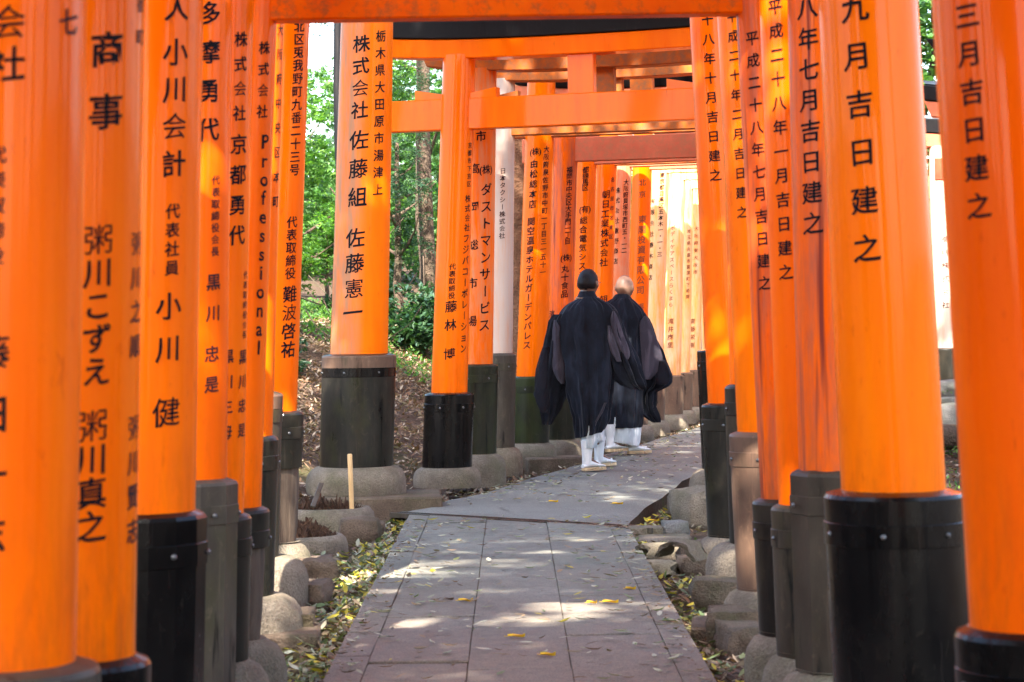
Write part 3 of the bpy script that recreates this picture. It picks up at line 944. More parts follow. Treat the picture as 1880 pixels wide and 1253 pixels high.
FAR = [
 # D, xb, yb, xt, yt, d, mat, sleeve mat, rs, zf, zn, hn, gap, beam mat, label, txt
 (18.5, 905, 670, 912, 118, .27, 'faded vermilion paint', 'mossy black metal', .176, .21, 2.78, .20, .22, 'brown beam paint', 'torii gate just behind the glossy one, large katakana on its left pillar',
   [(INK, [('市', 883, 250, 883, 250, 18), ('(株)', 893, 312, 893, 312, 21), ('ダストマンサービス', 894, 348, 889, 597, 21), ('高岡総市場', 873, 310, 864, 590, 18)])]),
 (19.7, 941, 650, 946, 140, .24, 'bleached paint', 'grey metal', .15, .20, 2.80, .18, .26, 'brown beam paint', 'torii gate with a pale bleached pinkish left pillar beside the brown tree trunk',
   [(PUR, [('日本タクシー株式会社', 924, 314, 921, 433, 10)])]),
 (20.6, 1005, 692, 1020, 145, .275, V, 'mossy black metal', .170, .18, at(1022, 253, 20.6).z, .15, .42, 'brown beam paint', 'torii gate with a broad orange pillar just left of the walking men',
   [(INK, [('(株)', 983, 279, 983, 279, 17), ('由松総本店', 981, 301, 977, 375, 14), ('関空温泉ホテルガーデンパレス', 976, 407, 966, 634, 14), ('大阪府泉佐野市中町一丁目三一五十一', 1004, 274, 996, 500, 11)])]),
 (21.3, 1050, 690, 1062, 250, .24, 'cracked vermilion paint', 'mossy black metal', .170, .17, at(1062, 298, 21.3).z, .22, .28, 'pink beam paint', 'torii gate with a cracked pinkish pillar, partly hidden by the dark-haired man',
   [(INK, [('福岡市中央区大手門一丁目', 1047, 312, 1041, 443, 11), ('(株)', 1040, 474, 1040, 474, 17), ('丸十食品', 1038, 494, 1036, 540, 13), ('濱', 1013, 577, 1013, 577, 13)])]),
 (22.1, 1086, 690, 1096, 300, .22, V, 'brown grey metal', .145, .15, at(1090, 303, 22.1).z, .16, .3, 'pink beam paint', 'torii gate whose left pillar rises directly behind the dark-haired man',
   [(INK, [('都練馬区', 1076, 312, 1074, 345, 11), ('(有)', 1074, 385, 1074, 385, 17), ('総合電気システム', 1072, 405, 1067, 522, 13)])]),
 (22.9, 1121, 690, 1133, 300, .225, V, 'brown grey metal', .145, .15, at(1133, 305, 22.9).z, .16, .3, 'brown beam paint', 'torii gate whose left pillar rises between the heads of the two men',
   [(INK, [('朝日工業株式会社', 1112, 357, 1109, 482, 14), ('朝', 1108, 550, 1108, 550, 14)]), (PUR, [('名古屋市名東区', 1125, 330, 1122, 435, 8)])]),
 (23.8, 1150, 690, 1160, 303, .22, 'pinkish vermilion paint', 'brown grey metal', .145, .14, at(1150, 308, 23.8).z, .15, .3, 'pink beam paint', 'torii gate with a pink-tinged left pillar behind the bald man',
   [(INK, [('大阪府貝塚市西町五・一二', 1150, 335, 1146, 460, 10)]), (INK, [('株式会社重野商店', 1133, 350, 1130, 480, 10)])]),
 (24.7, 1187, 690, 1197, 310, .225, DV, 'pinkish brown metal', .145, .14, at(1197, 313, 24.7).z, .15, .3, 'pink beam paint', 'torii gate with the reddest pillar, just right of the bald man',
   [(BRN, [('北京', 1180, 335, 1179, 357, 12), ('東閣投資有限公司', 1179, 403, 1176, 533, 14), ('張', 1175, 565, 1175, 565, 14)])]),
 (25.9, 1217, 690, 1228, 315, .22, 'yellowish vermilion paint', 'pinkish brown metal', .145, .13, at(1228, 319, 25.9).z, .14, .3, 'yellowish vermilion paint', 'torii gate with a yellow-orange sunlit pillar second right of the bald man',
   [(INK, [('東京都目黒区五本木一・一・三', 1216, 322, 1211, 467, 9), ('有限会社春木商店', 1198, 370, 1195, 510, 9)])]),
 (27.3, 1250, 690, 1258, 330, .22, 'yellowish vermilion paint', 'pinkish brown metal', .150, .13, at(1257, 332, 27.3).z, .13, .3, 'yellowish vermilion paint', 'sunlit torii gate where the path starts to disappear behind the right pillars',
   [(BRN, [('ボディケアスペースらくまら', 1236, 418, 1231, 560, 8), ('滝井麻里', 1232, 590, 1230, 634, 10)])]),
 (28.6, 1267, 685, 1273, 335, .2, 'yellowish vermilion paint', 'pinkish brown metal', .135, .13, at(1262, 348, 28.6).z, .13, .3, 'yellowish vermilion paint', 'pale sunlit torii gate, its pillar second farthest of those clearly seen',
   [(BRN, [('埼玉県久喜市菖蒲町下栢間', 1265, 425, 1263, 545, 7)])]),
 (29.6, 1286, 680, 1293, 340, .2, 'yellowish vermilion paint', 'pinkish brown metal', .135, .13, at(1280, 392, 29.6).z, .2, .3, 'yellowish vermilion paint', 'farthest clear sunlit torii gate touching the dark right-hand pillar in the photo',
   [(BRN, [('齋藤栄樹', 1272, 590, 1270, 634, 9), ('大阪府東大阪市', 1279, 420, 1276, 500, 7)])]),
]
for i, (D, xb, yb, xt, yt, d, m, sm, rs_, zf, zn, hn, gap, bm_, label, txt) in enumerate(FAR):
    PL = L_(D, xb, yb, xt, yt, d, m=m, sm=sm, rs=rs_, zf=zf, g=-.05, seg=40, txt=txt)
    x = at(xb, yb, D).x - d / 2
    w_ = 2.0 if i > 0 else 2.1
    psi = R(15)
    PR = dict(D=D - w_ * math.sin(psi), e='R', X=x + w_ * math.cos(psi), zs=.6, d=d, rs=rs_, m=m, sm=sm, seg=32, zf=.1, lean=-.02)
    if i in (2, ):
        PL['plinth'] = [(.2, -.2, .5, .35, .06, -.1, 10)]
    torii(label, PL, PR, zn, hn, gap, m=bm_, hc=.12)
k = 0
D = 30.6
while D < 46:
    x = row_l(D)
    psi = R(16 if D < 40 else 24)
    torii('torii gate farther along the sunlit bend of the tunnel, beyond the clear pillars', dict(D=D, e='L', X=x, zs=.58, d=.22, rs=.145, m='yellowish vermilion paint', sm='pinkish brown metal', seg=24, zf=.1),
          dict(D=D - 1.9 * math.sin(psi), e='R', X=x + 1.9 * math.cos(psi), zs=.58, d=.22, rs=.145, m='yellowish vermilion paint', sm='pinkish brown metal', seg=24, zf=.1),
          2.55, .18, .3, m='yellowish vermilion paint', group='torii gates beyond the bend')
    D += 1.0
# the parallel tunnel seen through the gap at the right
for (D, x, z0, lab, dd) in [(13.2, 2.95, 0, 'nearest torii gate of the parallel tunnel, its roof end seen in the right gap', .26),
                        (17.5, 3.72, 0, 'middle torii gate of the parallel tunnel, its roof cap showing in the right gap', .26),
                        (21.0, 4.22, .1, 'small-roofed torii gate of the parallel tunnel glimpsed low in the right gap', .26),
                        (24.0, 4.44, .42, 'pale bleached torii gate on the rocks seen through the gap at the right', .30)]:
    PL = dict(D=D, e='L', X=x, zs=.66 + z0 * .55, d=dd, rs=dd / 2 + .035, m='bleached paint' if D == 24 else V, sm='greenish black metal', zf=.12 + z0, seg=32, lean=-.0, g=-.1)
    if D == 24:
        PL['txt'] = [(PUR, [('京都市伏見区深草', 1705, 455, 1716, 600, 10)]), (PUR, [('奉納株式会社', 1734, 440, 1737, 560, 12)])]
    torii(lab, PL, dict(D=D - .5, e='R', X=x + 2.0, zs=.66, d=.26, rs=.165, m=V, sm='greenish black metal', zf=.12, seg=32, g=-.1), 2.45 if D < 24 else 2.42, .2, .3, m='pink beam paint' if D > 20 else V)

# ------------------------------------------------------------------ trees
def leaf_cloud(name, mat, clumps, n, size, flat=.5, aspect=2.0, seed=1, droop=0.0):
    """clumps: (x, y, z, rx, ry, rz); returns mesh of n folded leaves gathered in sprays"""
    rs = random.Random(seed)
    vs, fs = [], []
    wts = [c[3] * c[4] * c[5] for c in clumps]
    per = 14
    sprays = []
    for _ in range(max(1, n // per)):
        c = rs.choices(clumps, wts)[0]
        d = Vector((rs.gauss(0, 1), rs.gauss(0, 1), rs.gauss(0, 1))).normalized()
        q = rs.uniform(.55, 1.0)
        sprays.append((Vector((c[0] + d.x * c[3] * q, c[1] + d.y * c[4] * q, c[2] + d.z * c[5] * q)), d))
    for ctr, d in sprays:
        sd_ = (d + Vector((rs.gauss(0, .5), rs.gauss(0, .5), rs.gauss(0, .3)))).normalized()
        up = (Vector((0, 0, 1)) * (1 - flat * .2) + Vector((rs.gauss(0, .35), rs.gauss(0, .35), 0))).normalized()
        ln = size * per * .22
        for k in range(per):
            t = k / per
            p = ctr + sd_ * (ln * t) + Vector((rs.gauss(0, 1), rs.gauss(0, 1), rs.gauss(0, .35))) * size * .9
            p.z -= droop * t * ln
            n_ = (up + Vector((rs.gauss(0, .4), rs.gauss(0, .4), rs.gauss(0, .3)))).normalized()
            a = rs.uniform(0, 2 * PI)
            x = n_.cross(Vector((math.cos(a), math.sin(a), .3))).normalized()
            y = n_.cross(x)
            s = size * rs.uniform(.6, 1.25)
            b = len(vs)
            fold = n_ * (s * .16)
            vs += [tuple(p - x * s), tuple(p - y * (s / aspect) + fold), tuple(p + x * s), tuple(p + y * (s / aspect) + fold)]
            fs += [(b, b + 1, b + 2), (b, b + 2, b + 3)]
    me = bpy.data.meshes.new(name)
    me.from_pydata(vs, [], fs)
    me.materials.append(M[mat])
    me.update()
    return me
def clumps_in(rx, ry, rz, n, r, seed, shell=.5):
    rs = random.Random(seed)
    out = []
    for _ in range(n):
        d = Vector((rs.gauss(0, 1), rs.gauss(0, 1), rs.gauss(0, 1))).normalized() * rs.uniform(shell, 1)
        k = r * rs.uniform(.6, 1.3)
        out.append((d.x * rx, d.y * ry, d.z * rz, k, k, k * .5))
    return out
CR = {}
CR['maple'] = leaf_cloud('crown', 'bright maple leaves', clumps_in(1.5, 1.4, 1.5, 34, .42, 4, .3), 15000, .038, 1, 1.9, 5)
CR['maple_b'] = leaf_cloud('crown', 'bright maple leaves', clumps_in(1.3, 1.3, 1.0, 26, .40, 9, .3), 11000, .040, 1, 1.9, 6)
CR['evergreen'] = leaf_cloud('crown', 'dark evergreen leaves', clumps_in(1.8, 1.8, 2.6, 40, .5, 12, .35), 16000, .045, .6, 3.2, 7, .5)
CR['mid'] = leaf_cloud('crown', 'mid green leaves', clumps_in(2.2, 2.2, 2.4, 44, .6, 21, .3), 16000, .060, .7, 2.2, 8, .2)
CR['canopy'] = leaf_cloud('crown', 'mid green leaves', clumps_in(4.2, 4.2, 1.3, 60, 1.0, 31, .1), 21000, .115, .8, 2.0, 9, .1)
CR['shrub'] = leaf_cloud('crown', 'dark evergreen leaves', clumps_in(.35, .35, .3, 12, .18, 41, .3), 2200, .040, .6, 2.0, 10)
CR['shrub_b'] = leaf_cloud('crown', 'bright maple leaves', clumps_in(.4, .4, .28, 12, .18, 43, .3), 2200, .035, .6, 2.0, 11)
def tree(x, y, kind, hc, label, sc=1.0, trunk_r=.1, bark='bark', rot=0.0, lean=(0, 0), group=None, cat='tree', zbase=None, sz=1.0, name='broadleaf_tree'):
    zb = terrain(x, y) - .1 if zbase is None else zbase
    root = thing(name, (x, y, zb), label, cat, group)
    rs = random.Random(int(x * 100 + y * 10))
    q = MB()
    top = Vector((lean[0], lean[1], hc - zb))
    pts, rad = [], []
    for k in range(8):
        t = k / 7
        p = Vector((top.x * t, top.y * t, top.z * t * 1.05)) + Vector((rs.gauss(0, 1), rs.gauss(0, 1), 0)) * (.05 * top.z * .25 * math.sin(PI * t))
        pts.append(p); rad.append(trunk_r * (1.25 if k == 0 else 1) * (1 - .6 * t))
    q.tube(pts, rad, 12)
    q.build('trunk', bark, root)
    for k in range(5):
        i = 3 + k % 4
        b = pts[i]
        a = k * 2.3 + rot
        L = sc * rs.uniform(.7, 1.3)
        e = b + Vector((math.cos(a) * L, math.sin(a) * L, .5 * L))
        q = MB()
        m_ = (b + e) / 2 + Vector((0, 0, -.08 * L))
        q.tube([b, m_, e, e + (e - m_) * .5 + Vector((0, 0, .1))], [rad[i] * .55, rad[i] * .4, rad[i] * .22, .008], 7)
        q.build('limb', bark, root)
    o = bpy.data.objects.new('crown', CR[kind])
    COL.objects.link(o)
    o.parent = root
    o.location = (top.x, top.y, top.z)
    o.rotation_euler = (0, 0, rot)
    o.scale = (sc, sc, sc * sz)
    o['kind'] = 'stuff'
    return root
# seen through the windows between the left pillars
tree(-3.0, 27.0, 'maple', 3.0, 'bright green maple seen between the ninth and the biggest left pillar', 1.0, .07, rot=.4, name='maple_tree')
tree(-2.3, 24.0, 'maple_b', 2.1, 'low bright maple spray hanging in front of the others between the left pillars', .62, .035, rot=1.4, name='maple_tree')
tree(-1.35, 28.3, 'evergreen', 3.3, 'blue green evergreen tree seen just right of the biggest pillar', .48, .06, rot=2.2, name='evergreen_tree')
tree(-1.75, 31.0, 'maple', 4.3, 'maple with its lit crown high behind the biggest pillar', .62, .07, rot=3.6, name='maple_tree')
tree(-1.4, 38.0, 'maple', 6.6, 'yellow green maple showing above the bright tie beam', 1.2, .11, rot=5.0, name='maple_tree')
tree(-4.9, 34.0, 'mid', 3.0, 'bushy mid green tree at the left back of the wooded slope', .9, .12, rot=.9)
tree(-4.6, 42.0, 'evergreen', 7.6, 'tall thin evergreen against the sky at upper left', 1.0, .13, rot=1.9, name='evergreen_tree')
tree(-3.1, 47.0, 'mid', 3.4, 'dark leafy tree filling the back of the left slope', 1.3, .15, rot=4.1)
tree(-.7, 44.0, 'mid', 5.2, 'broad tree behind the torii row in the middle distance', 1.2, .14, rot=2.9)
tree(-1.75, 29.0, 'shrub', 1.45, 'dark glossy bush at the foot of the trees left of the glossy torii', 1.5, .03, cat='bush', name='bush')
tree(-.98, 26.5, 'shrub', 1.25, 'dark shrub below the reddish trunk between the two left pillars', 1.25, .03, cat='bush', rot=1.0, name='bush')
tree(-1.5, 23.2, 'shrub_b', 1.35, 'small bright green sprig standing out at the right of the biggest pillar', .55, .02, cat='bush', name='bush')
tree(-2.25, 22.0, 'shrub', .92, 'low dark leafy shrub between the ninth and the biggest left pillar', .85, .02, cat='bush', rot=2.0, name='bush')
tree(-.55, 28.0, 'shrub_b', 1.5, 'light green shrub seen just left of the glossy torii pillar', .9, .02, cat='bush', rot=.6, name='bush')
tree(-5.2, 37.0, 'mid', 2.6, 'rounded bush line low on the far left slope', .8, .05, cat='bush', rot=3.0, name='bush', sz=.7)
tree(-3.9, 34.0, 'maple_b', 2.3, 'sunlit bright green bush on the far left slope', .85, .04, cat='bush', rot=2.0, name='bush', sz=.8)
tree(-2.9, 37.0, 'maple_b', 2.6, 'second sunlit green bush on the slope, behind the biggest pillar', .9, .04, cat='bush', rot=4.0, name='bush', sz=.8)
# trunks
def bare_trunk(x, y, z1, r, label, bark, lean=(0, 0), name='tree_trunk'):
    zb = terrain(x, y) - .15
    root = thing(name, (x, y, zb), label, 'tree trunk')
    q = MB()
    n = 14
    q.lathe([(r * (1.25 - .3 * min(1, k / 3) - .2 * k / n), (z1 - zb) * k / n) for k in range(n + 1)], lambda z: (lean[0] * z + .02 * math.sin(z * 1.7), lean[1] * z), 20, True, True, jit=.22, seed=x * 3 + y)
    q.build('bark', bark, root, angle=80)
bare_trunk(at(625, 300, 25).x, 25.0, 9.0, .05, 'slim black tree trunk showing along the left edge of the biggest pillar', 'roof black', name='tree_trunk')
bare_trunk(at(783, 450, 29).x, 29.0, 8.0, .10, 'thick reddish brown trunk between the biggest pillar and the glossy torii', 'bark')
bare_trunk(.05, 22.6, 9.0, .12, 'brown rough barked trunk between the bleached and the broad orange pillar', 'red bark', lean=(.012, 0))
# hill wood far behind, one mass
rs = random.Random(77)
cl = []
for _ in range(420):
    x = rs.uniform(-34, 30); y = rs.uniform(52, 78) if x < 14 else rs.uniform(50, 70)
    h = rs.uniform(0, 4) if x < -8 or x > 12 else rs.uniform(0, 2.4)
    k = rs.uniform(1.0, 2.0)
    cl.append((x, y, terrain(x, y) + h, k, k, k * .6))
me = leaf_cloud('distant_wood', 'mid green leaves', cl, 90000, .17, .6, 1.7, 78, .1)
o = bpy.data.objects.new('distant_wood', me); COL.objects.link(o)
tag(o, 'leafy wood rising behind the slope on the left and right', 'wood', kind='stuff')
# unseen trees added over the tunnel to dapple its light, above the frame
for i, (x, y, h, sc, rot) in enumerate([(-3.6, -1.0, 8.2, 1.0, .3), (-3.4, 7.3, 8.6, .74, 1.7), (4.8, 1.8, 8.0, .80, 2.5), (3.8, -5.0, 8.6, 1.0, 4.0), (-4.0, -8.0, 9.0, 1.0, 5.1), (4.6, 11.5, 9.4, .75, .9), (-3.6, 11.0, 9.4, .72, 3.3), (-2.2, 3.4, 8.9, .30, 1.1), (-4.2, 14.6, 9.8, .58, 2.3), (3.6, 15.0, 9.6, .42, 4.3)]):
    tree(x, y, 'canopy', h, 'tall unseen tree added beside the tunnel so that its crown shades it', sc, .2, rot=rot, lean=(-x * .55, 0), group='unseen shade trees added overhead')
for i, (x, y, h, sc, kd) in enumerate([(7.2, 27, 4.6, 1.0, 'maple'), (6.0, 33, 5.4, 1.2, 'mid'), (9.5, 30, 5.2, 1.2, 'mid'), (5.4, 19.5, 6.6, .9, 'maple_b')]):
    tree(x, y, kd, h, ['bright tree behind the parallel tunnel at the right', 'leafy tree behind the right gap, low and broad', 'green tree at the far right beyond the parallel tunnel', 'bright leafy crown at the top of the right gap'][i], sc, .1, rot=i)

# ------------------------------------------------------------------ leaves on the ground
def scatter(name, mat, n, where, size, label, cat, seed=1, aspect=.36, tilt=.35, z0=.004, zj=0.0):
    """curled pointed leaves; where(rs) -> (x, y)"""
    rs = random.Random(seed)
    vs, fs = [], []
    for _ in range(n):
        x, y, z = where(rs)
        a = rs.uniform(0, 2 * PI)
        s = size * rs.uniform(.55, 1.2)
        u = Vector((math.cos(a), math.sin(a), rs.gauss(0, tilt))).normalized()
        v = Vector((-math.sin(a), math.cos(a), rs.gauss(0, tilt))).normalized()
        nn = u.cross(v).normalized()
        c = Vector((x, y, z + z0 + abs(u.z) * s * .5 + abs(v.z) * s * .2 + rs.uniform(0, zj)))
        cu = rs.uniform(-.15, .35) * s
        b = len(vs)
        w_ = s * aspect * rs.uniform(.7, 1.2)
        vs += [tuple(c - u * s * .5 + nn * cu * .4), tuple(c - u * s * .12 + v * w_ * .5 + nn * cu * .25), tuple(c - u * s * .12 - v * w_ * .5 + nn * cu * .25), tuple(c + u * s * .22 + v * w_ * .36 + nn * cu * .2), tuple(c + u * s * .22 - v * w_ * .36 + nn * cu * .2), tuple(c + u * s * .5 + nn * cu * .5), tuple(c - u * s * .12), tuple(c + u * s * .22)]
        fs += [(b, b + 1, b + 6), (b, b + 6, b + 2), (b + 1, b + 3, b + 7, b + 6), (b + 6, b + 7, b + 4, b + 2), (b + 3, b + 5, b + 7), (b + 7, b + 5, b + 4)]
    me = bpy.data.meshes.new(name); me.from_pydata(vs, [], fs); me.materials.append(M[mat]); me.update()
    o = bpy.data.objects.new(name, me); COL.objects.link(o)
    return tag(o, label, cat, kind='stuff')
def w_left(rs):
    y = rs.uniform(5, 15.5); x = -.69 - abs(rs.gauss(0, .17)) - .01
    return x, y, terrain(x, y)
def w_right(rs):
    y = rs.uniform(5, 16.2); x = .70 + abs(rs.gauss(0, .2)) + max(0, (y - 14.6) * .22)
    return x, y, terrain(x, y)
scatter('fallen_leaves', 'fresh fallen leaves', 1900, w_left, .066, 'green and yellow fallen leaves filling the left gutter', 'fallen leaves', 5, zj=.03)
scatter('fallen_leaves', 'dead leaves', 1500, w_left, .055, 'brown dead leaves and bits of bark in the left gutter', 'fallen leaves', 25, zj=.02)
scatter('fallen_leaves', 'pale dry leaves', 1500, w_left, .06, 'pale dry leaves lying among the others in the left gutter', 'fallen leaves', 15, zj=.03)
scatter('fallen_leaves', 'fresh fallen leaves', 1100, w_right, .062, 'yellow and green fallen leaves in the right gutter', 'fallen leaves', 6, zj=.03)
scatter('fallen_leaves', 'dead leaves', 1800, w_right, .055, 'brown dead leaves and debris in the right gutter', 'fallen leaves', 16, zj=.02)
def w_path(rs):
    while True:
        y = 3 + 12 * rs.random() ** .8
        x = rs.choice([rs.uniform(-.67, .67), .67 - abs(rs.gauss(0, .2)), -.67 + abs(rs.gauss(0, .25))])
        if abs(x) < .68: return x, y, .004
scatter('scattered_leaves', 'pale dry leaves', 560, w_path, .066, 'small pale leaves scattered over the paving slabs', 'fallen leaves', 7, tilt=.12)
scatter('scattered_leaves', 'fresh fallen leaves', 110, w_path, .068, 'greenish and yellowish leaves scattered over the paving slabs', 'fallen leaves', 27, tilt=.12)
def w_far(rs):
    y = rs.uniform(15.8, 27)
    xl, xr = lerp(fl, y) + .05, lerp(fr, y) - .05
    x = rs.uniform(xl, xr) if rs.random() < .6 else xl + abs(rs.gauss(0, .25))
    return x, y, .012
def w_crumbs(rs):
    y = rs.uniform(5, 14.5); s_ = rs.choice((-1, 1))
    return s_ * (.69 - abs(rs.gauss(0, .05))), y, .004
scatter('scattered_leaves', 'dead leaves', 700, w_crumbs, .028, 'crumbs of brown leaf and bark along both edges of the paving', 'fallen leaves', 37, tilt=.2)
def w_twigs(rs):
    return rs.uniform(-.68, .68), rs.uniform(5, 14.5), .004
scatter('scattered_twigs', 'dead leaves', 260, w_twigs, .07, 'thin brown twigs and leaf stalks strewn over the paving', 'twigs', 38, aspect=.05, tilt=.1)
scatter('scattered_leaves', 'pale dry leaves', 900, w_far, .070, 'small leaves on the older grey path beyond the drain', 'fallen leaves', 8, tilt=.12)
def w_hill(rs):
    y = rs.uniform(13, 29)
    x = row_l(y) - .3 - 3.6 * rs.random() ** .8
    return x, y, terrain(x, y)
scatter('leaf_litter', 'dead leaves', 36000, w_hill, .062, 'brown dead leaves covering the slope behind the left pillars', 'leaf litter', 9, zj=.03, tilt=.5)
def w_verge(rs):
    y = rs.uniform(16, 30)
    x = row_l(y) + rs.gauss(.12, .22)
    return x, y, terrain(x, y)
scatter('leaf_litter', 'dead leaves', 3800, w_verge, .06, 'brown leaves along the left edge of the older path', 'leaf litter', 10, zj=.02)
def w_rgap(rs):
    y = rs.uniform(15, 30); x = rs.uniform(2.6, 6)
    return x, y, terrain(x, y)
scatter('leaf_litter', 'dead leaves', 5000, w_rgap, .07, 'dry leaves on the ground seen through the right gap', 'leaf litter', 11, zj=.02)
# moss and small weeds on the sunny bank and between stones
def w_bank(rs):
    y = rs.uniform(24, 36); x = row_l(y) - 1.3 - 4.6 * rs.random()
    return x, y, terrain(x, y)
scatter('ground_weeds', 'bright maple leaves', 16000, w_bank, .07, 'sunlit low green weeds on the bank left of the glossy torii', 'weeds', 12, tilt=.8, zj=.10)
def w_gapweed(rs):
    y = rs.choice([rs.gauss(17.5, .8), rs.gauss(21.9, .15), rs.gauss(23.6, .3)]); x = rs.uniform(3, 5.2)
    return x, y, terrain(x, y)
scatter('ground_weeds', 'bright maple leaves', 2500, w_gapweed, .05, 'small green weeds between the stones in the right gap', 'weeds', 13, tilt=.8, zj=.10)

def one_leaf(px, py, mat, label, size=.075, rot=.3, z=.004):
    p = ground_at(px, py, z)
    q = MB()
    u, v = Vector((math.cos(rot), math.sin(rot), 0)), Vector((-math.sin(rot), math.cos(rot), 0))
    rows = []
    n = 7
    for k in range(n):
        t = k / (n - 1)
        wd = size * .33 * math.sin(PI * min(1, t * .96 + .03)) ** .8 * (1 - .25 * t)
        c = u * (size * (t - .5)) + Vector((0, 0, .004 * (2 * t - 1) ** 2 + .003 * math.sin(t * 5)))
        rows.append([c - v * wd + Vector((0, 0, .002 + .012 * t)), c, c + v * wd + Vector((0, 0, .008)), c + Vector((0, 0, -.0006))])
    q.loft(rows, True, True)
    q.tube([u * (-size * .5) + Vector((0, 0, .004)), u * (-size * .72) + Vector((0, 0, .006))], [.0012, .0009], 5)
    o = q.build('fallen_leaf', mat, None, loc=p)
    tag(o, label, 'leaf')
for (px, py, mt, lb, sz, rt) in [
    (948, 1170, 'yellow leaf', 'bright yellow leaf lying lowest in the middle of the paving', .085, .1),
    (1121, 1107, 'yellow leaf', 'yellow leaf right of the middle of the paving, the wider of two close together', .085, -.1),
    (1087, 1108, 'yellow leaf', 'smaller yellow leaf just left of the wide one right of the middle', .06, .4),
    (855, 1104, 'yellow leaf', 'orange yellow leaf left of the middle of the paving', .080, .05),
    (1232, 1142, 'fresh fallen leaves', 'yellow green leaf on the sunny patch at the right edge slab', .09, -.3),
    (1006, 1204, 'yellow leaf', 'small orange leaf low on the paving, right of the lowest bright one', .07, .0),
    (824, 1102, 'dead leaves', 'curled brown leaf on the left half of the paving', .07, .7),
    (1158, 1082, 'yellow leaf', 'yellowish leaf higher up on the right half of the paving', .06, .2),
    (1134, 926, 'yellow leaf', 'yellow leaf on the grey surface just beyond the drain, right side', .09, .1),
    (1016, 922, 'yellow leaf', 'yellow leaf on the grey surface beyond the drain, near the middle', .08, -.1),
    (1200, 957, 'yellow leaf', 'yellow leaf beside the jutting slab at the right gutter', .09, .3)]:
    one_leaf(px, py, mt, lb, sz * .82, rt)

# ------------------------------------------------------------------ stones, stumps and rubble beside the path
def boulder(name, mat, c, sz, label, seed=1, cat='stone', rot=0, parent=None, rough=.16, sq=5, rnd=.42):
    bm = bmesh.new()
    bmesh.ops.create_cube(bm, size=1.0)
    bmesh.ops.subdivide_edges(bm, edges=bm.edges[:], cuts=sq, use_grid_fill=True)
    for v in bm.verts:
        p = v.co.copy()
        s_ = p.normalized() * .62
        p = p.lerp(s_, rnd)
        p *= 1 + rough * noise.noise(p * 2.2 + Vector((seed * 5.3, seed, 0)))+ rough * .4 * noise.noise(p * 6 + Vector((seed, 0, 3)))
        v.co = Vector((p.x * sz[0], p.y * sz[1], p.z * sz[2]))
    bmesh.ops.rotate(bm, verts=bm.verts, matrix=Matrix.Rotation(R(rot), 3, 'Z'))
    for f in bm.faces: f.smooth = True
    me = bpy.data.meshes.new(name); bm.to_mesh(me); bm.free()
    me.materials.append(M[mat])
    o = bpy.data.objects.new(name, me); COL.objects.link(o)
    if parent: o.parent = parent; o.location = Vector(c) - parent.location
    else:
        o.location = c
        tag(o, label, cat)
    return o
def ring_footing(D, xr_px, y_px, ro, ri, zt, label, stump_h, seed, tilt=0):
    xr = at(xr_px, y_px, D).x
    c = Vector((xr - ro, D, 0))
    root = thing('broken_footing', (c.x, c.y, -.1), label, 'footing')
    q = MB()
    zt = zt + .1
    prof = [(ro, 0), (ro * 1.0, zt * .55), (ro * .97, zt * .8), (ro * .88, zt * .97), (ro * .8, zt), (ri + .01, zt - .005), (ri, zt - .03), (ri, 0)]
    q.lathe(prof, lambda z: (0, 0), 44, False, False, jit=.05, seed=seed)
    q.build('cement_ring', 'cement', root, angle=60)
    q = MB()
    rs = random.Random(seed)
    for k in range(420):
        a = rs.uniform(0, 2 * PI); r = ri * math.sqrt(rs.random()) * .97
        h = stump_h * (1 - .55 * (r / ri) ** 3) * rs.uniform(.55, 1.0) * (1 + .35 * math.sin(a * 2 + seed))
        x, y = r * math.cos(a), r * math.sin(a)
        l = Vector((rs.gauss(0, .25), rs.gauss(0, .25), 1)) * h
        wd = rs.uniform(.006, .016)
        q.tube([(x, y, -.02), (x + l.x * .5, y + l.y * .5, .1 + l.z * .55), (x + l.x + rs.gauss(0, .012), y + l.y, .1 + l.z)], [wd, wd * .9, wd * .3], 4)
    o = q.build('rotten_fibres', 'rotten wood', root, smooth=False)
    o['kind'] = 'stuff'
    return root
ring_footing(14.9, 690, 950, .31, .24, .09, 'moss grey broken cement ring holding a rotten post stump, left of the drain', .14, 3)
ring_footing(13.65, 641, 1000, .28, .21, .03, 'lower cement ring with a heap of brown rotten fibres, nearer than the other', .10, 5)
p = at(645, 912, 14.72)
q = MB((p.x, p.y, p.z - .12))
q.lathe([(.0145, p.z - .12), (.0155, p.z + .1), (.0155, p.z + .262), (.012, p.z + .268)], lambda z: (p.x - .02 * (z - p.z), p.y), 10, True, True)
tag(q.build('wooden_stake', 'new wood', None), 'thin new yellow wooden stake stuck upright in the rotten stump', 'stake')
p0, p1 = at(574, 931, 14.6), at(590, 888, 14.95)
q = MB(p0)
d = (p1 - p0); L_len = d.length; d.normalize()
sx = d.cross(Vector((0, 1, 0))).normalized()
q.box((p0 + p1) / 2, (.03, .012, L_len), (sx, d.cross(sx), d), bev=.002)
tag(q.build('grey_lath', 'grey metal', None), 'short grey lath leaning on the rotten stump', 'lath')
g_ = lambda px, py, z: ground_at(px, py, z)
boulder('paving_stone', 'brown stone', g_(660, 996, -.07) + Vector((0, .09, .055)), (.24, .20, .17), 'squarish brown stone under the cement ring beside the drain', 3)
boulder('paving_stone', 'brown stone', g_(684, 985, -.08) + Vector((0, .16, .03)), (.14, .2, .10), 'small dark stone wedged right of the squarish brown one', 5)
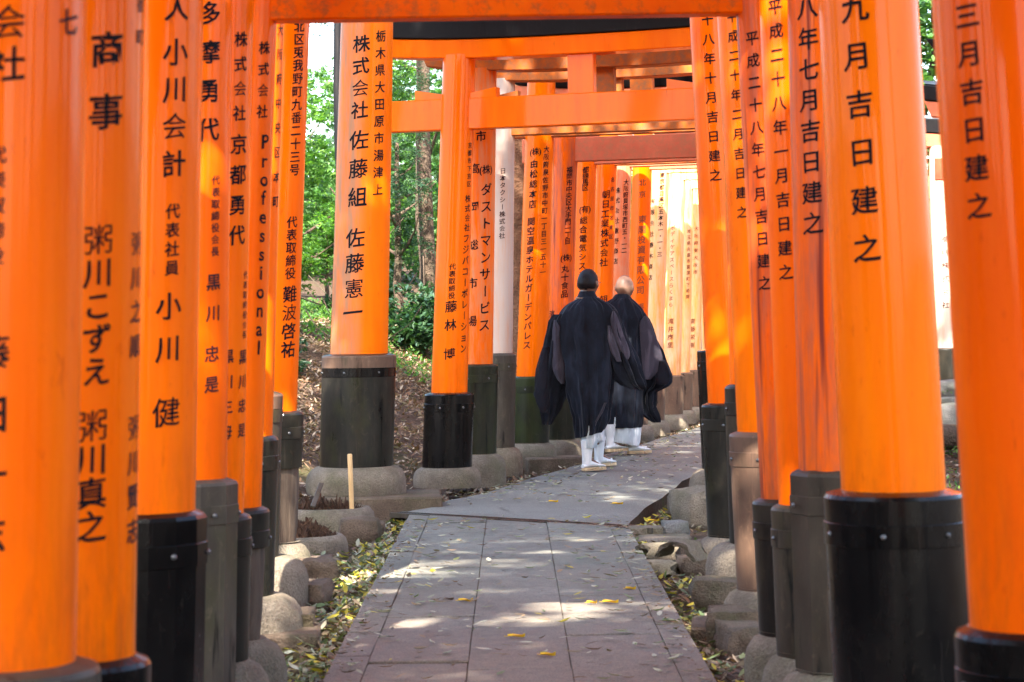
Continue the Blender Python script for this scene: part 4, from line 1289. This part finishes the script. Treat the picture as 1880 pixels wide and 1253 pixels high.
# low stones below the left footings
for (px, py, sx_, sy_, sz_, rot, lb, sd_) in [
    (592, 1088, .30, .34, .16, 8, 'grey slab stone under the left footings, second below the broken rings', 11),
    (586, 1040, .22, .3, .14, 2, 'mossy slab stone just below the broken cement rings', 12),
    (578, 1142, .30, .34, .17, -4, 'brown slab stone under the left footings, lit along its top', 13),
    (548, 1205, .34, .30, .17, 6, 'lowest brown slab stone at the left edge of the gutter', 14)]:
    p = g_(px, py, -.14)
    boulder('slab_stone', 'brown stone', (p.x - sx_ / 2 + .05, p.y + sy_ / 2, -.14 + sz_ / 2), (sx_, sy_, sz_), lb, sd_, rot=rot, rough=.20, sq=9, rnd=.12)
for (px, py, sx_, sy_, sz_, rot, lb) in [
    (1322, 1210, .26, .22, .19, -8, 'square block stone struck by sun at the foot of the right row'),
    (1296, 1150, .30, .30, .20, -4, 'long block stone under the second lit footing, right gutter'),
    (1262, 1075, .26, .26, .14, 6, 'reddish brown block beside the broken pipes in the right gutter'),
    (1246, 1046, .22, .2, .15, -10, 'brown block stone just behind the broken pipes'),
    (1352, 1230, .22, .3, .16, 5, 'lowest block stone at the right edge of the gutter')]:
    p = g_(px, py, -.14)
    boulder('block_stone', 'brown stone', (p.x + sx_ / 2 - .04, p.y + sy_ / 2, -.14 + sz_ / 2), (sx_, sy_, sz_), lb, px % 17, rot=rot, rough=.20, sq=9, rnd=.12)
# broken halves of clay pipe / old footing shells in the right gutter
def shell(c, r, L, a0, a1, rot, label, th=.022, mat='cement', tilt=0):
    q = MB()
    rings = []
    X = Vector((math.cos(R(rot)), math.sin(R(rot)), math.sin(R(tilt)))).normalized()
    Y = Vector((-X.y, X.x, 0)).normalized(); Z = X.cross(Y)
    n = 16
    for s_ in (-L / 2, -L / 4, 0, L / 4, L / 2):
        ring = []
        for k in range(n + 1):
            a = R(a0 + (a1 - a0) * k / n)
            rr = r * (1 + .05 * noise.noise(Vector((s_ * 9, a * 2, r * 30))))
            ring.append(X * (s_ + .02 * math.sin(k * 1.3)) + (Y * math.cos(a) + Z * math.sin(a)) * rr)
        for k in range(n, -1, -1):
            a = R(a0 + (a1 - a0) * k / n)
            ring.append(X * (s_ + .02 * math.sin(k * 1.3)) + (Y * math.cos(a) + Z * math.sin(a)) * (r - th))
        rings.append(ring)
    q.loft(rings, True, True)
    tag(q.build('broken_shell', mat, None, loc=c, angle=40), label, 'rubble')
shell(g_(1207, 1030, -.06), .10, .17, 5, 185, 20, 'upper broken cement half shell lying arched in the right gutter')
shell(g_(1208, 1058, -.10) + Vector((.02, 0, 0)), .085, .15, 10, 170, -15, 'lower broken half shell with a dark hollow, right gutter')
shell(g_(1252, 1046, -.02) + Vector((0, .1, .02)), .12, .16, 20, 170, 60, 'broken curved cement piece resting on the brown block')
boulder('broken_footing_piece', 'cement', g_(1270, 965, -.08) + Vector((.05, .1, .10)), (.30, .34, .26), 'rounded broken cement footing piece tipped beside the dark green sleeve', 8, rot=25)
boulder('rubble_stone', 'rock', g_(1240, 990, -.08) + Vector((0, 0, .05)), (.16, .14, .12), 'small dark stone behind the jutting slab', 9)
boulder('rubble_stone', 'cement', g_(1195, 1000, -.10) + Vector((.05, 0, .02)), (.34, .5, .08), 'flat mossy cement lump under the jutting slab', 10)
# rocks and log seen through the right gap
p = at(1738, 790, 22.4)
boulder('rock', 'rock', p + Vector((.02, .1, .12)), (.34, .3, .24), 'dark rock on the log in the right gap', 21)
p = at(1740, 752, 22.8)
boulder('rock', 'rock', p + Vector((.02, .1, 0)), (.40, .3, .22), 'rough grey rock above the dark one in the right gap', 22)
p = at(1738, 722, 23.2)
boulder('rock', 'rock', p + Vector((.02, .1, .02)), (.40, .3, .2), 'pale topmost rock below the bleached pillar in the right gap', 23)
p = at(1740, 803, 21.9)
q = MB((p.x, p.y, p.z))
q.tube([p + Vector((-1.4, 0, -.02)), p + Vector((-.5, 0, 0)), p + Vector((.6, .03, 0)), p + Vector((1.7, 0, .02))], [.125, .12, .12, .115], 16)
tag(q.build('fallen_log', 'bark', None), 'dark round log lying below the rocks in the right gap', 'log')

# ------------------------------------------------------------------ the two men
def head_mesh(bm, c, H, yaw, ear=True):
    """adds a modelled head (face towards +Y turned by yaw) to bm; H = head height"""
    rot = Matrix.Rotation(yaw, 3, 'Z')
    res = bmesh.ops.create_uvsphere(bm, u_segments=40, v_segments=28, radius=1.0)
    G = lambda x, s: math.exp(-(x / s) ** 2)
    for v in res['verts']:
        x, y, z = v.co
        X = x * .350 * H; Y = y * .42 * H; Z = z * .5 * H
        if z < 0:
            X *= 1 - .30 * (-z) ** 1.5
            Y *= 1 - (.10 if y > 0 else .42) * (-z) ** 1.2
            if y > 0: Y += .03 * H * (-z)
        if y > 0:
            X *= 1 - .06 * y
            f = sstep(.2, .9, y)
            Y += f * H * (.085 * G(x, .13) * G(z + .13, .17)        # nose
                          + .02 * G(x, .5) * G(z - .16, .10)          # brow
                          - .030 * (G(x - .38, .17) + G(x + .38, .17)) * G(z + .0, .10)   # eye hollows
                          + .016 * (G(x - .38, .10) + G(x + .38, .10)) * G(z + .01, .06)   # eyelids
                          + .022 * G(x, .24) * G(z + .42, .05) + .022 * G(x, .22) * G(z + .52, .05) - .012 * G(x, .24) * G(z + .47, .025)
                          + .03 * G(x, .3) * G(z + .78, .14))
        v.co = rot @ Vector((X, Y, Z)) + c
    for s in (-1, 1):
        r2 = bmesh.ops.create_uvsphere(bm, u_segments=14, v_segments=10, radius=1.0)
        for v in r2['verts']:
            x, y, z = v.co
            p = Vector((s * (.360 * H) + x * .045 * H, -.02 * H + y * .085 * H - .02 * H * z, -.03 * H + z * .14 * H))
            p.x += s * .03 * H * max(0, -y) 
            v.co = rot @ p + c
def human_body(root, H, zhead, hx, hy, hyaw, steps, ox=0.0):
    """one continuous body: skinned skeleton, head and five-fingered hands fused into one surface"""
    me = bpy.data.meshes.new('sk')
    V_ = {}
    verts, edges, rad = [], [], []
    def jt(n, p, r, par=None):
        if n[:2] in ('pe', 'sp', 'sh', 'el', 'wr', 'pa', 'hp'): p = (p[0] + ox, p[1], p[2])
        elif n == 'ch': p = (p[0] + ox * .4, p[1], p[2])
        if n[:2] in ('kn', 'an'): r *= .6
        if n[:2] in ('he', 'ba', 'to'): r *= .4
        V_[n] = len(verts); verts.append(p); rad.append(r)
        if par: edges.append((V_[par], V_[n]))
    jt('pel', (0, 0, .53 * H), .082)
    jt('sp1', (0, .0, .60 * H), .078, 'pel'); jt('sp2', (hx * .3, .0, .69 * H), .088, 'sp1'); jt('ch', (hx * .6, 0, .765 * H), .088, 'sp2')
    jt('nk', (hx * .85, hy * .4, .83 * H), .036, 'ch'); jt('nt', (hx, hy * .7, .875 * H), .034, 'nk')
    for s, n in ((-1, 'l'), (1, 'r')):
        jt('sh' + n, (hx * .5 + s * .105 * H, 0, .80 * H), .037, 'ch')
        jt('el' + n, (s * .150 * H, .02, .65 * H), .028, 'sh' + n)
        jt('wr' + n, (s * .055 * H, .23, .60 * H), .019, 'el' + n)
        jt('pa' + n, (s * .022 * H, .27, .60 * H), .021, 'wr' + n)
        hp = (s * .055 * H, 0, .51 * H)
        jt('hp' + n, hp, .056, 'pel')
        kx, ky, kz, ax_, ay_, az_, fx_, fy_ = steps[n]
        jt('kn' + n, (kx, ky, kz), .037, 'hp' + n)
        jt('an' + n, (ax_, ay_, az_), .025, 'kn' + n)
        jt('he' + n, (ax_ - fx_ * .03, ay_ - fy_ * .03, az_ - .035), .024, 'an' + n)
        jt('ba' + n, (ax_ + fx_ * .11, ay_ + fy_ * .11, az_ - .055), .022, 'an' + n)
        jt('to' + n, (ax_ + fx_ * .165, ay_ + fy_ * .165, az_ - .062), .015, 'ba' + n)
    me.from_pydata(verts, edges, [])
    o = bpy.data.objects.new('sk', me); COL.objects.link(o)
    m = o.modifiers.new('s', 'SKIN'); m.use_smooth_shade = True
    for i, sv in enumerate(me.skin_vertices[0].data):
        sv.radius = (rad[i] * H / 1.65, rad[i] * H / 1.65); sv.use_root = (i == 0)
    o.modifiers.new('u', 'SUBSURF').levels = 1
    objs = [o]
    for s, n in ((-1, 'l'), (1, 'r')):
        px_, py_, pz_ = verts[V_['pa' + n]]
        for k, (ln, dz) in enumerate([(.070, .022), (.078, .008), (.074, -.007), (.058, -.021), (.052, .030)]):
            d = Vector((-s * .85, .45, -.2)).normalized() if k < 4 else Vector((-s * .2, .8, .5)).normalized()
            b = Vector((px_, py_, pz_ + dz)); m1 = b + d * (ln * .5); m2 = b + d * (ln * .8) + Vector((0, -.01, -.012)); e = b + d * ln * .95 + Vector((0, -.024, -.02))
            fm = bpy.data.meshes.new('fi'); fm.from_pydata([b, m1, m2, e], [(0, 1), (1, 2), (2, 3)], [])
            f = bpy.data.objects.new('fi', fm); COL.objects.link(f); f.modifiers.new('s', 'SKIN'); f.modifiers.new('u', 'SUBSURF').levels = 1
            for i, sv in enumerate(fm.skin_vertices[0].data): sv.radius = ((.0095, .009, .008, .0065)[i],) * 2; sv.use_root = (i == 0)
            objs.append(f)
    bpy.context.view_layer.update()
    dg = bpy.context.evaluated_depsgraph_get()
    bm = bmesh.new()
    for ob in objs:
        bm.from_mesh(ob.evaluated_get(dg).to_mesh())
    for ob in objs: bpy.data.objects.remove(ob)
    head_mesh(bm, Vector((hx, hy, zhead)), .142 * H, hyaw)
    m0 = bpy.data.meshes.new('b'); bm.to_mesh(m0); bm.free()
    o = bpy.data.objects.new('b', m0); COL.objects.link(o)
    rm = o.modifiers.new('r', 'REMESH'); rm.mode = 'VOXEL'; rm.voxel_size = .0065; rm.use_smooth_shade = True
    sm = o.modifiers.new('sm', 'SMOOTH'); sm.factor = .5; sm.iterations = 2
    bpy.context.view_layer.update()
    dg = bpy.context.evaluated_depsgraph_get()
    m1 = bpy.data.meshes.new_from_object(o.evaluated_get(dg))
    bpy.data.objects.remove(o)
    m1.materials.clear(); m1.materials.append(M['skin'])
    for f in m1.polygons: f.use_smooth = True
    b = bpy.data.objects.new('body', m1); COL.objects.link(b); b.parent = root
    return b

def garment(root, name, mat, rings, S, xc, yf, folds=9, amp=.010, seed=0, n=96, hem=True, sub=3, power=1.0, lin=False, foldtop=.25, yaw=0.0, boxy=2.0):
    """rings: (y_px, xl_px, xr_px, half_depth, depth_offset[, slant]) read down the garment"""
    pr = []
    for r in rings:
        y, xl, xr, dh, dv = r[:5]
        sl = r[5] if len(r) > 5 else 0
        pr.append(((yf - y) / S, ((xl + xr) / 2 - xc) / S, (xr - xl) / 2 / S, dh, dv, sl))
    fine = []
    for i in range(len(pr) - 1):
        for k in range(sub):
            t = k / sub
            p0, p1, p2, p3 = pr[max(i - 1, 0)], pr[i], pr[i + 1], pr[min(i + 2, len(pr) - 1)]
            if lin:
                fine.append([p1[j] + (p2[j] - p1[j]) * t for j in range(6)]); continue
            fine.append([.5 * (2 * p1[j] + (p2[j] - p0[j]) * t + (2 * p0[j] - 5 * p1[j] + 4 * p2[j] - p3[j]) * t * t + (3 * p1[j] - p0[j] - 3 * p2[j] + p3[j]) * t ** 3) for j in range(6)])
    fine.append(list(pr[-1]))
    out = []
    N_ = len(fine)
    for i, (z, cx, hw, dh, dv, sl) in enumerate(fine):
        t = i / (N_ - 1)
        ring = []
        for k in range(n):
            a = 2 * PI * k / n
            c, s = math.cos(a), math.sin(a)
            e = 2.0 / boxy
            x = math.copysign(abs(c) ** e, c) * hw
            y = math.copysign(abs(s) ** e, s) * dh
            w_ = foldtop + (1 - foldtop) * t
            f = amp * w_ * (math.sin(folds * a + seed + 1.3 * math.sin(2.1 * t + a)) + .6 * math.sin(folds * 1.7 * a + seed * 2 + 2 * t))
            f += amp * 1.3 * noise.noise(Vector((c * 2.2 + seed, s * 2.2, z * 3.5)))
            f += amp * .8 * noise.noise(Vector((c * 5 + seed, s * 5, z * 11)))
            rr = math.hypot(x, y) + 1e-6
            x += f * x / rr; y += f * y / rr
            ring.append(Vector((cx + x, dv + y, z + sl * c)))
        out.append(ring)
    if hem:
        for k_, (ins, up) in enumerate(((.006, -.001), (.010, .004), (.014, .12))):
            z, cx, hw, dh, dv, sl = fine[-1]
            last = out[N_ - 1]
            ctr = sum(last, Vector()) / n
            out.append([p + (ctr - p).normalized() * ins + Vector((0, 0, up)) for p in last])
    q = MB()
    q.loft(out, True, not hem)
    o = q.build(name, mat, root, angle=70)
    return o

def foot_parts(root, c, dirv, L=.25, lift=0.0, pitch=0.0):
    """white tabi sock and straw sandal; c = heel point on the ground, dirv = heading"""
    d = Vector((dirv[0], dirv[1], 0)).normalized(); sd_ = Vector((-d.y, d.x, 0))
    def P(t, w_, z): return c + d * t + sd_ * w_ + Vector((0, 0, z + lift + pitch * (L * .8 - t)))
    q = MB()
    outl = []
    n = 14
    up, lo = [], []
    ring = []
    for k in range(28):
        a = 2 * PI * k / 28
        t = L * .5 + L * .53 * math.cos(a)
        wd = (.042 if t > L * .5 else .035) * math.copysign(abs(math.sin(a)) ** .7, math.sin(a))
        ring.append((t, wd))
    q.loft([[P(t, w_ * .96, .0) for t, w_ in ring], [P(t, w_, .005) for t, w_ in ring], [P(t, w_, .020) for t, w_ in ring], [P(t, w_ * .95, .026) for t, w_ in ring]], True, True)
    sn = q.build('sandal', 'straw sandal', root)
    q = MB()
    q.tube([P(L * .62, .040, .022), P(L * .66, .028, .055), P(L * .80, .004, .058), P(L * .84, 0, .028)], [.006, .008, .007, .004], 8)
    q.tube([P(L * .62, -.040, .022), P(L * .66, -.028, .055), P(L * .80, -.004, .058), P(L * .84, 0, .028)], [.006, .008, .007, .004], 8)
    q.build('strap', 'white cotton', sn)
    q = MB()
    prof = [(-.004, .020, .026, .052), (.03, .034, .026, .075), (.07, .036, .026, .088), (.11, .037, .026, .075), (.16, .041, .026, .058), (.20, .040, .026, .050), (.235, .030, .026, .042), (.25, .012, .028, .034)]
    rings = []
    for t, w_, z0, z1 in prof:
        t *= L / .25
        zc, hh = (z0 + z1) / 2, (z1 - z0) / 2
        rings.append([P(t, w_ * math.cos(2 * PI * k / 18), zc + hh * math.sin(2 * PI * k / 18)) for k in range(18)])
    q.loft(rings, True, True)
    # ankle part of the sock
    ank = []
    for z, r, t in ((.05, .036, .045), (.09, .036, .045), (.13, .038, .048), (.19, .044, .052), (.25, .050, .056)):
        ank.append([P(t + r * 1.15 * math.cos(2 * PI * k / 18), r * math.sin(2 * PI * k / 18), z) for k in range(18)])
    q.loft(ank, True, True)
    q.build('sock', 'white cotton', root)

def person(D, xf, yf, label, S=None):
    c = at(xf, yf, D)
    root = thing('person', (c.x, c.y, 0.012), label, 'person', None)
    return root
# --- dark-haired man, left
D1 = 19.25
S1 = F / D1
f1 = at(1087, 868, D1)
m1 = thing('person', (f1.x, f1.y, max(f1.z, 0)), 'dark haired man in long black gauze robe walking away, left of the bald man', 'person')
XC, YF = 1087, 868
H1 = 370 / S1
u1 = lambda x: (x - XC) / S1
z1 = lambda y: (YF - y) / S1
steps1 = dict(l=(u1(1078), .06, z1(770), u1(1082), -.02, .105, .75, .66), r=(u1(1102), .30, z1(765), u1(1103), .52, .12, .75, .66))
body = human_body(m1, H1, z1(524.5), u1(1085.5), .035, R(-28), steps1)
def hair(root, c, H, yaw, full=True):
    rot = Matrix.Rotation(yaw, 3, 'Z')
    bm = bmesh.new()
    bmesh.ops.create_uvsphere(bm, u_segments=48, v_segments=36, radius=1.0)
    for v in bm.verts:
        x, y, z = v.co
        X = x * .370 * H; Y = y * .445 * H - .008 * H; Z = z * .525 * H
        k_ = 1 + .02 * noise.noise(Vector((x * 22, y * 22, z * 6))) + .012 * noise.noise(Vector((x * 50, y * 50, z * 20))); X *= k_; Y *= k_; Z *= k_
        if z < 0:
            X *= 1 - .26 * (-z) ** 1.5; Y *= 1 - (.10 if y > 0 else .40) * (-z) ** 1.2
        n = noise.noise(Vector((x * 9, y * 9, z * 5))) * .008 * H
        v.co = Vector((X, Y, Z)) * (1 + n)
    kill = []
    for v in bm.verts:
        x, y, z = v.co.x / (.370 * H), v.co.y / (.445 * H), v.co.z / (.525 * H)
        low = -.42 + .75 * sstep(-.35, .35, y) + .25 * sstep(.3, .9, y) 
        if z < low or (abs(x) > .72 and -.22 < y < .5 and z < .12): kill.append(v)
    bmesh.ops.delete(bm, geom=kill, context='VERTS')
    for v in bm.verts: v.co = rot @ v.co + Vector(c)
    for f in bm.faces: f.smooth = True
    me = bpy.data.meshes.new('hair'); bm.to_mesh(me); bm.free()
    me.materials.append(M['black hair'])
    o = bpy.data.objects.new('hair', me); COL.objects.link(o); o.parent = root
    md = o.modifiers.new('t', 'SOLIDIFY'); md.thickness = .008
HH1 = .142 * H1
hair(m1, (u1(1085.5), .035, z1(524.5)), HH1, R(-28))
# spectacles: a temple arm and rims
rot = Matrix.Rotation(R(-28), 3, 'Z')
q = MB()
hc = Vector((u1(1085.5), .035, z1(524.5)))
for s in (-1, 1):
    q.tube([hc + rot @ Vector((s * .372 * HH1, -.04 * HH1, .03 * HH1)), hc + rot @ Vector((s * .372 * HH1, .2 * HH1, .035 * HH1)), hc + rot @ Vector((s * .29 * HH1, .42 * HH1, .03 * HH1))], .0022, 6)
    ring = [hc + rot @ Vector((s * (.145 + .105 * math.cos(a)) * HH1, .435 * HH1, (.01 + .075 * math.sin(a)) * HH1)) for a in [2 * PI * k / 16 for k in range(17)]]
    q.tube(ring, .0018, 5)
q.tube([hc + rot @ Vector((-.05 * HH1, .44 * HH1, .03 * HH1)), hc + rot @ Vector((.05 * HH1, .44 * HH1, .03 * HH1))], .0018, 5)
q.build('spectacles', 'bolt metal', m1)
G_ = lambda *a, **k: garment(m1, *a, S=S1, xc=XC, yf=YF, **k)
G_('collar', 'black gauze', [(538, 1069, 1097, .062, .02), (546, 1066, 1100, .070, .018), (554, 1060, 1106, .080, .01), (562, 1054, 1112, .09, .0)], folds=3, amp=.002, hem=False, n=48)
G_('inner_collar', 'white cotton', [(534, 1071.5, 1094, .052, .024), (540, 1070.5, 1095.5, .056, .022), (548, 1069, 1098, .060, .02)], folds=3, amp=.001, hem=False, n=48)
q = MB()
for zz, rx, dz in ((549.5, 20.5, .010), (552.5, 22, .008)):
    q.tube([Vector((u1(1083.5) + rx / S1 * math.cos(a), .016 + .082 * math.sin(a), z1(zz) + dz * math.sin(a))) for a in [R(180 + 180 * k / 16) for k in range(17)]], .006, 6)
q.build('braided_cord', 'tan braid', m1)
G_('robe', 'black gauze', [(549, 1068, 1100, .070, .0), (555, 1058, 1109, .092, .0), (562, 1046, 1122, .112, .0), (572, 1036, 1131, .125, .0), (586, 1028, 1137, .135, .0), (606, 1027, 1137, .142, .0), (640, 1033, 1133, .150, 0), (690, 1041, 1128, .165, .01), (730, 1047, 1125, .18, .03), (765, 1053, 1120, .20, .06), (790, 1058, 1113, .205, .09, .01), (802, 1060, 1107, .205, .10, .028)], folds=9, amp=.017, seed=1, boxy=2.15, foldtop=.15, n=160, sub=6)
G_('left_sleeve', 'black gauze', [(580, 1026, 1044, .05, .0), (592, 1015, 1049, .07, .0), (620, 1006, 1050, .075, .02), (655, 997, 1049, .07, .05), (690, 990, 1048, .06, .07), (716, 985, 1046, .05, .08), (727, 984, 1042, .045, .09), (740, 991, 1036, .04, .09), (758, 998, 1026, .03, .09), (772, 1003, 1016, .02, .09), (783, 1006, 1009, .008, .09)], folds=7, amp=.020, seed=3, hem=False, foldtop=.4, lin=True, boxy=1.7)
G_('left_sleeve_layer', 'sheer black gauze', [(640, 1000, 1014, .02, .0), (680, 988, 1014, .03, .02), (715, 985, 1012, .03, .03), (733, 986, 1010, .025, .03), (748, 991, 1010, .02, .03), (760, 997, 1007, .01, .03)], folds=4, amp=.006, seed=8, hem=False)
G_('right_sleeve', 'black gauze', [(572, 1120, 1132, .05, .0), (588, 1110, 1141, .08, -.01), (620, 1112, 1153, .085, -.02), (650, 1116, 1166, .08, -.02), (680, 1124, 1175, .07, -.02), (700, 1134, 1183, .06, -.02), (712, 1146, 1187, .045, -.02), (720, 1168, 1186, .02, -.02)], folds=7, amp=.020, seed=5, hem=False, foldtop=.4, lin=True, boxy=1.7)
def panel(root, name, mat, pts, S, xc, yf, dv, bulge=.03, nx=10, ny=14, seed=0, th=.004):
    """sheer panel: pts = list of (y, xl, xr) down the panel"""
    rows = []
    ys_ = [p[0] for p in pts]
    for i in range(ny + 1):
        y = ys_[0] + (ys_[-1] - ys_[0]) * i / ny
        xl = lerp([(p[0], p[1]) for p in pts], y); xr = lerp([(p[0], p[2]) for p in pts], y)
        f, b = [], []
        for k in range(nx + 1):
            t = k / nx
            x = xl + (xr - xl) * t
            d = dv(x, y) - bulge * math.sin(PI * t) + .006 * math.sin(t * 9 + seed + y * .02)
            p = Vector(((x - xc) / S, d, (yf - y) / S))
            f.append(p); b.append(p + Vector((0, th, 0)))
        rows.append(f + b[::-1])
    q = MB(); q.loft(rows, True, True)
    return q.build(name, mat, root, angle=70)
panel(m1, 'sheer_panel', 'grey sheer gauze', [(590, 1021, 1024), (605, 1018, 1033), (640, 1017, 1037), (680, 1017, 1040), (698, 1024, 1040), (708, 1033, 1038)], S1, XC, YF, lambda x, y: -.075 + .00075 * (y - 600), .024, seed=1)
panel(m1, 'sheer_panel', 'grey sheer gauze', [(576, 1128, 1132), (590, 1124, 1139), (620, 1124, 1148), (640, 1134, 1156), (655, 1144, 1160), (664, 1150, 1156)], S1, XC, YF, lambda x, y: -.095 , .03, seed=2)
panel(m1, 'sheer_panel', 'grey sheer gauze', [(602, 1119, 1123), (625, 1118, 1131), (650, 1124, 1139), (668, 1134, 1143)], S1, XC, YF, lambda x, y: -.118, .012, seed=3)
G_('under_kimono', 'blue white cotton', [(770, 1064, 1108, .15, .06), (795, 1066, 1110, .15, .08), (806, 1070, 1112, .14, .09), (814, 1071, 1112, .12, .10, -.01)], folds=5, amp=.010, seed=4)
G_('left_trouser', 'blue white cotton', [(770, 1066, 1098, .08, .0), (800, 1070, 1100, .08, -.01), (826, 1072, 1093, .06, -.015, .0)], folds=5, amp=.008, seed=6, n=48)
G_('right_trouser', 'blue white cotton', [(770, 1090, 1112, .08, .3), (800, 1096, 1113, .07, .40), (822, 1098, 1108, .05, .46)], folds=5, amp=.006, seed=7, n=48)
foot_parts(m1, Vector((u1(1070), -.055, 0)), (.74, .67), .25)
foot_parts(m1, Vector((u1(1097), .47, 0.0)), (.70, .71), .25)

# fold highlight on the robe, made as a lighter grey strip
panel(m1, 'fold_highlight', 'grey sheer gauze', [(742, 1110, 1114), (760, 1102, 1107), (778, 1092, 1096), (792, 1089, 1092)], S1, XC, YF, lambda x, y: -.185 + .0016 * (y - 742), .006, seed=7)

# --- bald man, right
D2 = 21.5
S2 = F / D2
f2 = at(1170, 838, D2)
m2 = thing('person', (f2.x, f2.y, max(f2.z, 0)), 'bald man in black gauze robe walking away, right of the dark haired man', 'person')
XC2, YF2 = 1165, 839
m2.location.x = at(1165, 839, D2).x
H2 = 329 / S2
u2 = lambda x: (x - XC2) / S2
z2 = lambda y: (YF2 - y) / S2
steps2 = dict(r=(u2(1162), .05, z2(760), u2(1160), .02, .105, .85, .52), l=(u2(1125), .0, z2(760), u2(1122), -.15, .14, .8, .6))
human_body(m2, H2, z2(533.5), u2(1152), .035, R(-30), steps2, ox=-.09)
G2 = lambda *a, **k: garment(m2, *a, S=S2, xc=XC2, yf=YF2, **k)
G2('collar', 'black gauze', [(545, 1135, 1158, .062, .01), (551, 1130, 1163, .075, .01), (560, 1124, 1168, .09, .0)], folds=3, amp=.002, n=48, hem=False)
q = MB()
q.tube([Vector((u2(1146.5) + 17 / S2 * math.cos(a), .01 + .078 * math.sin(a), z2(554) + .008 * math.sin(a))) for a in [R(180 + 180 * k / 16) for k in range(17)]], .006, 6)
q.build('braided_cord', 'tan braid', m2)
G2('robe', 'black gauze', [(553, 1132, 1162, .075, 0), (558, 1122, 1168, .095, 0), (566, 1113, 1176, .115, 0), (578, 1107, 1185, .13, 0), (595, 1104, 1190, .14, 0), (640, 1108, 1186, .15, 0), (700, 1110, 1184, .16, .01), (750, 1112, 1181, .18, .02), (778, 1112, 1179, .19, .03), (790, 1112, 1178, .19, .03)], folds=9, amp=.016, seed=11, boxy=2.15, foldtop=.15, n=160, sub=6)
G2('right_sleeve', 'black gauze', [(580, 1172, 1187, .05, 0), (592, 1166, 1195, .08, 0), (620, 1166, 1205, .09, 0), (650, 1168, 1217, .09, 0), (680, 1170, 1227, .085, 0), (698, 1173, 1232, .075, 0), (708, 1176, 1232, .06, 0), (716, 1177, 1224, .045, .0), (726, 1176, 1203, .035, 0), (745, 1175, 1201, .03, 0), (765, 1180, 1205, .02, 0), (782, 1204, 1207, .008, 0)], folds=7, amp=.020, seed=13, hem=False, foldtop=.4, lin=True, boxy=1.7)
G2('left_sleeve', 'black gauze', [(580, 1108, 1122, .05, 0), (600, 1098, 1126, .08, .02), (660, 1086, 1126, .09, .05), (700, 1082, 1124, .08, .08), (740, 1090, 1118, .05, .09), (760, 1098, 1106, .02, .09)], folds=6, amp=.012, seed=14, hem=False)
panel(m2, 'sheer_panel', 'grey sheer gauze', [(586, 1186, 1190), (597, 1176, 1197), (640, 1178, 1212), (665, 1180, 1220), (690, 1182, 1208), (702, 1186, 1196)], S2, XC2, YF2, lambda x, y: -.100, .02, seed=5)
panel(m2, 'sheer_panel', 'sheer black gauze', [(668, 1208, 1222), (690, 1206, 1230), (704, 1204, 1231), (712, 1208, 1226)], S2, XC2, YF2, lambda x, y: -.098, .015, seed=6)
G2('under_kimono', 'blue white cotton', [(770, 1112, 1178, .17, .03), (795, 1110, 1178, .17, .03), (815, 1108, 1176, .16, .03, -.02), (818, 1109, 1174, .155, .03, -.035)], folds=4, amp=.008, seed=15)
foot_parts(m2, Vector((u2(1153), .0, 0)), (.86, .5), .25)
foot_parts(m2, Vector((u2(1112), -.15, .03)), (.8, .6), .25)
for r_ in (m1, m2):
    r_.location.z = .008
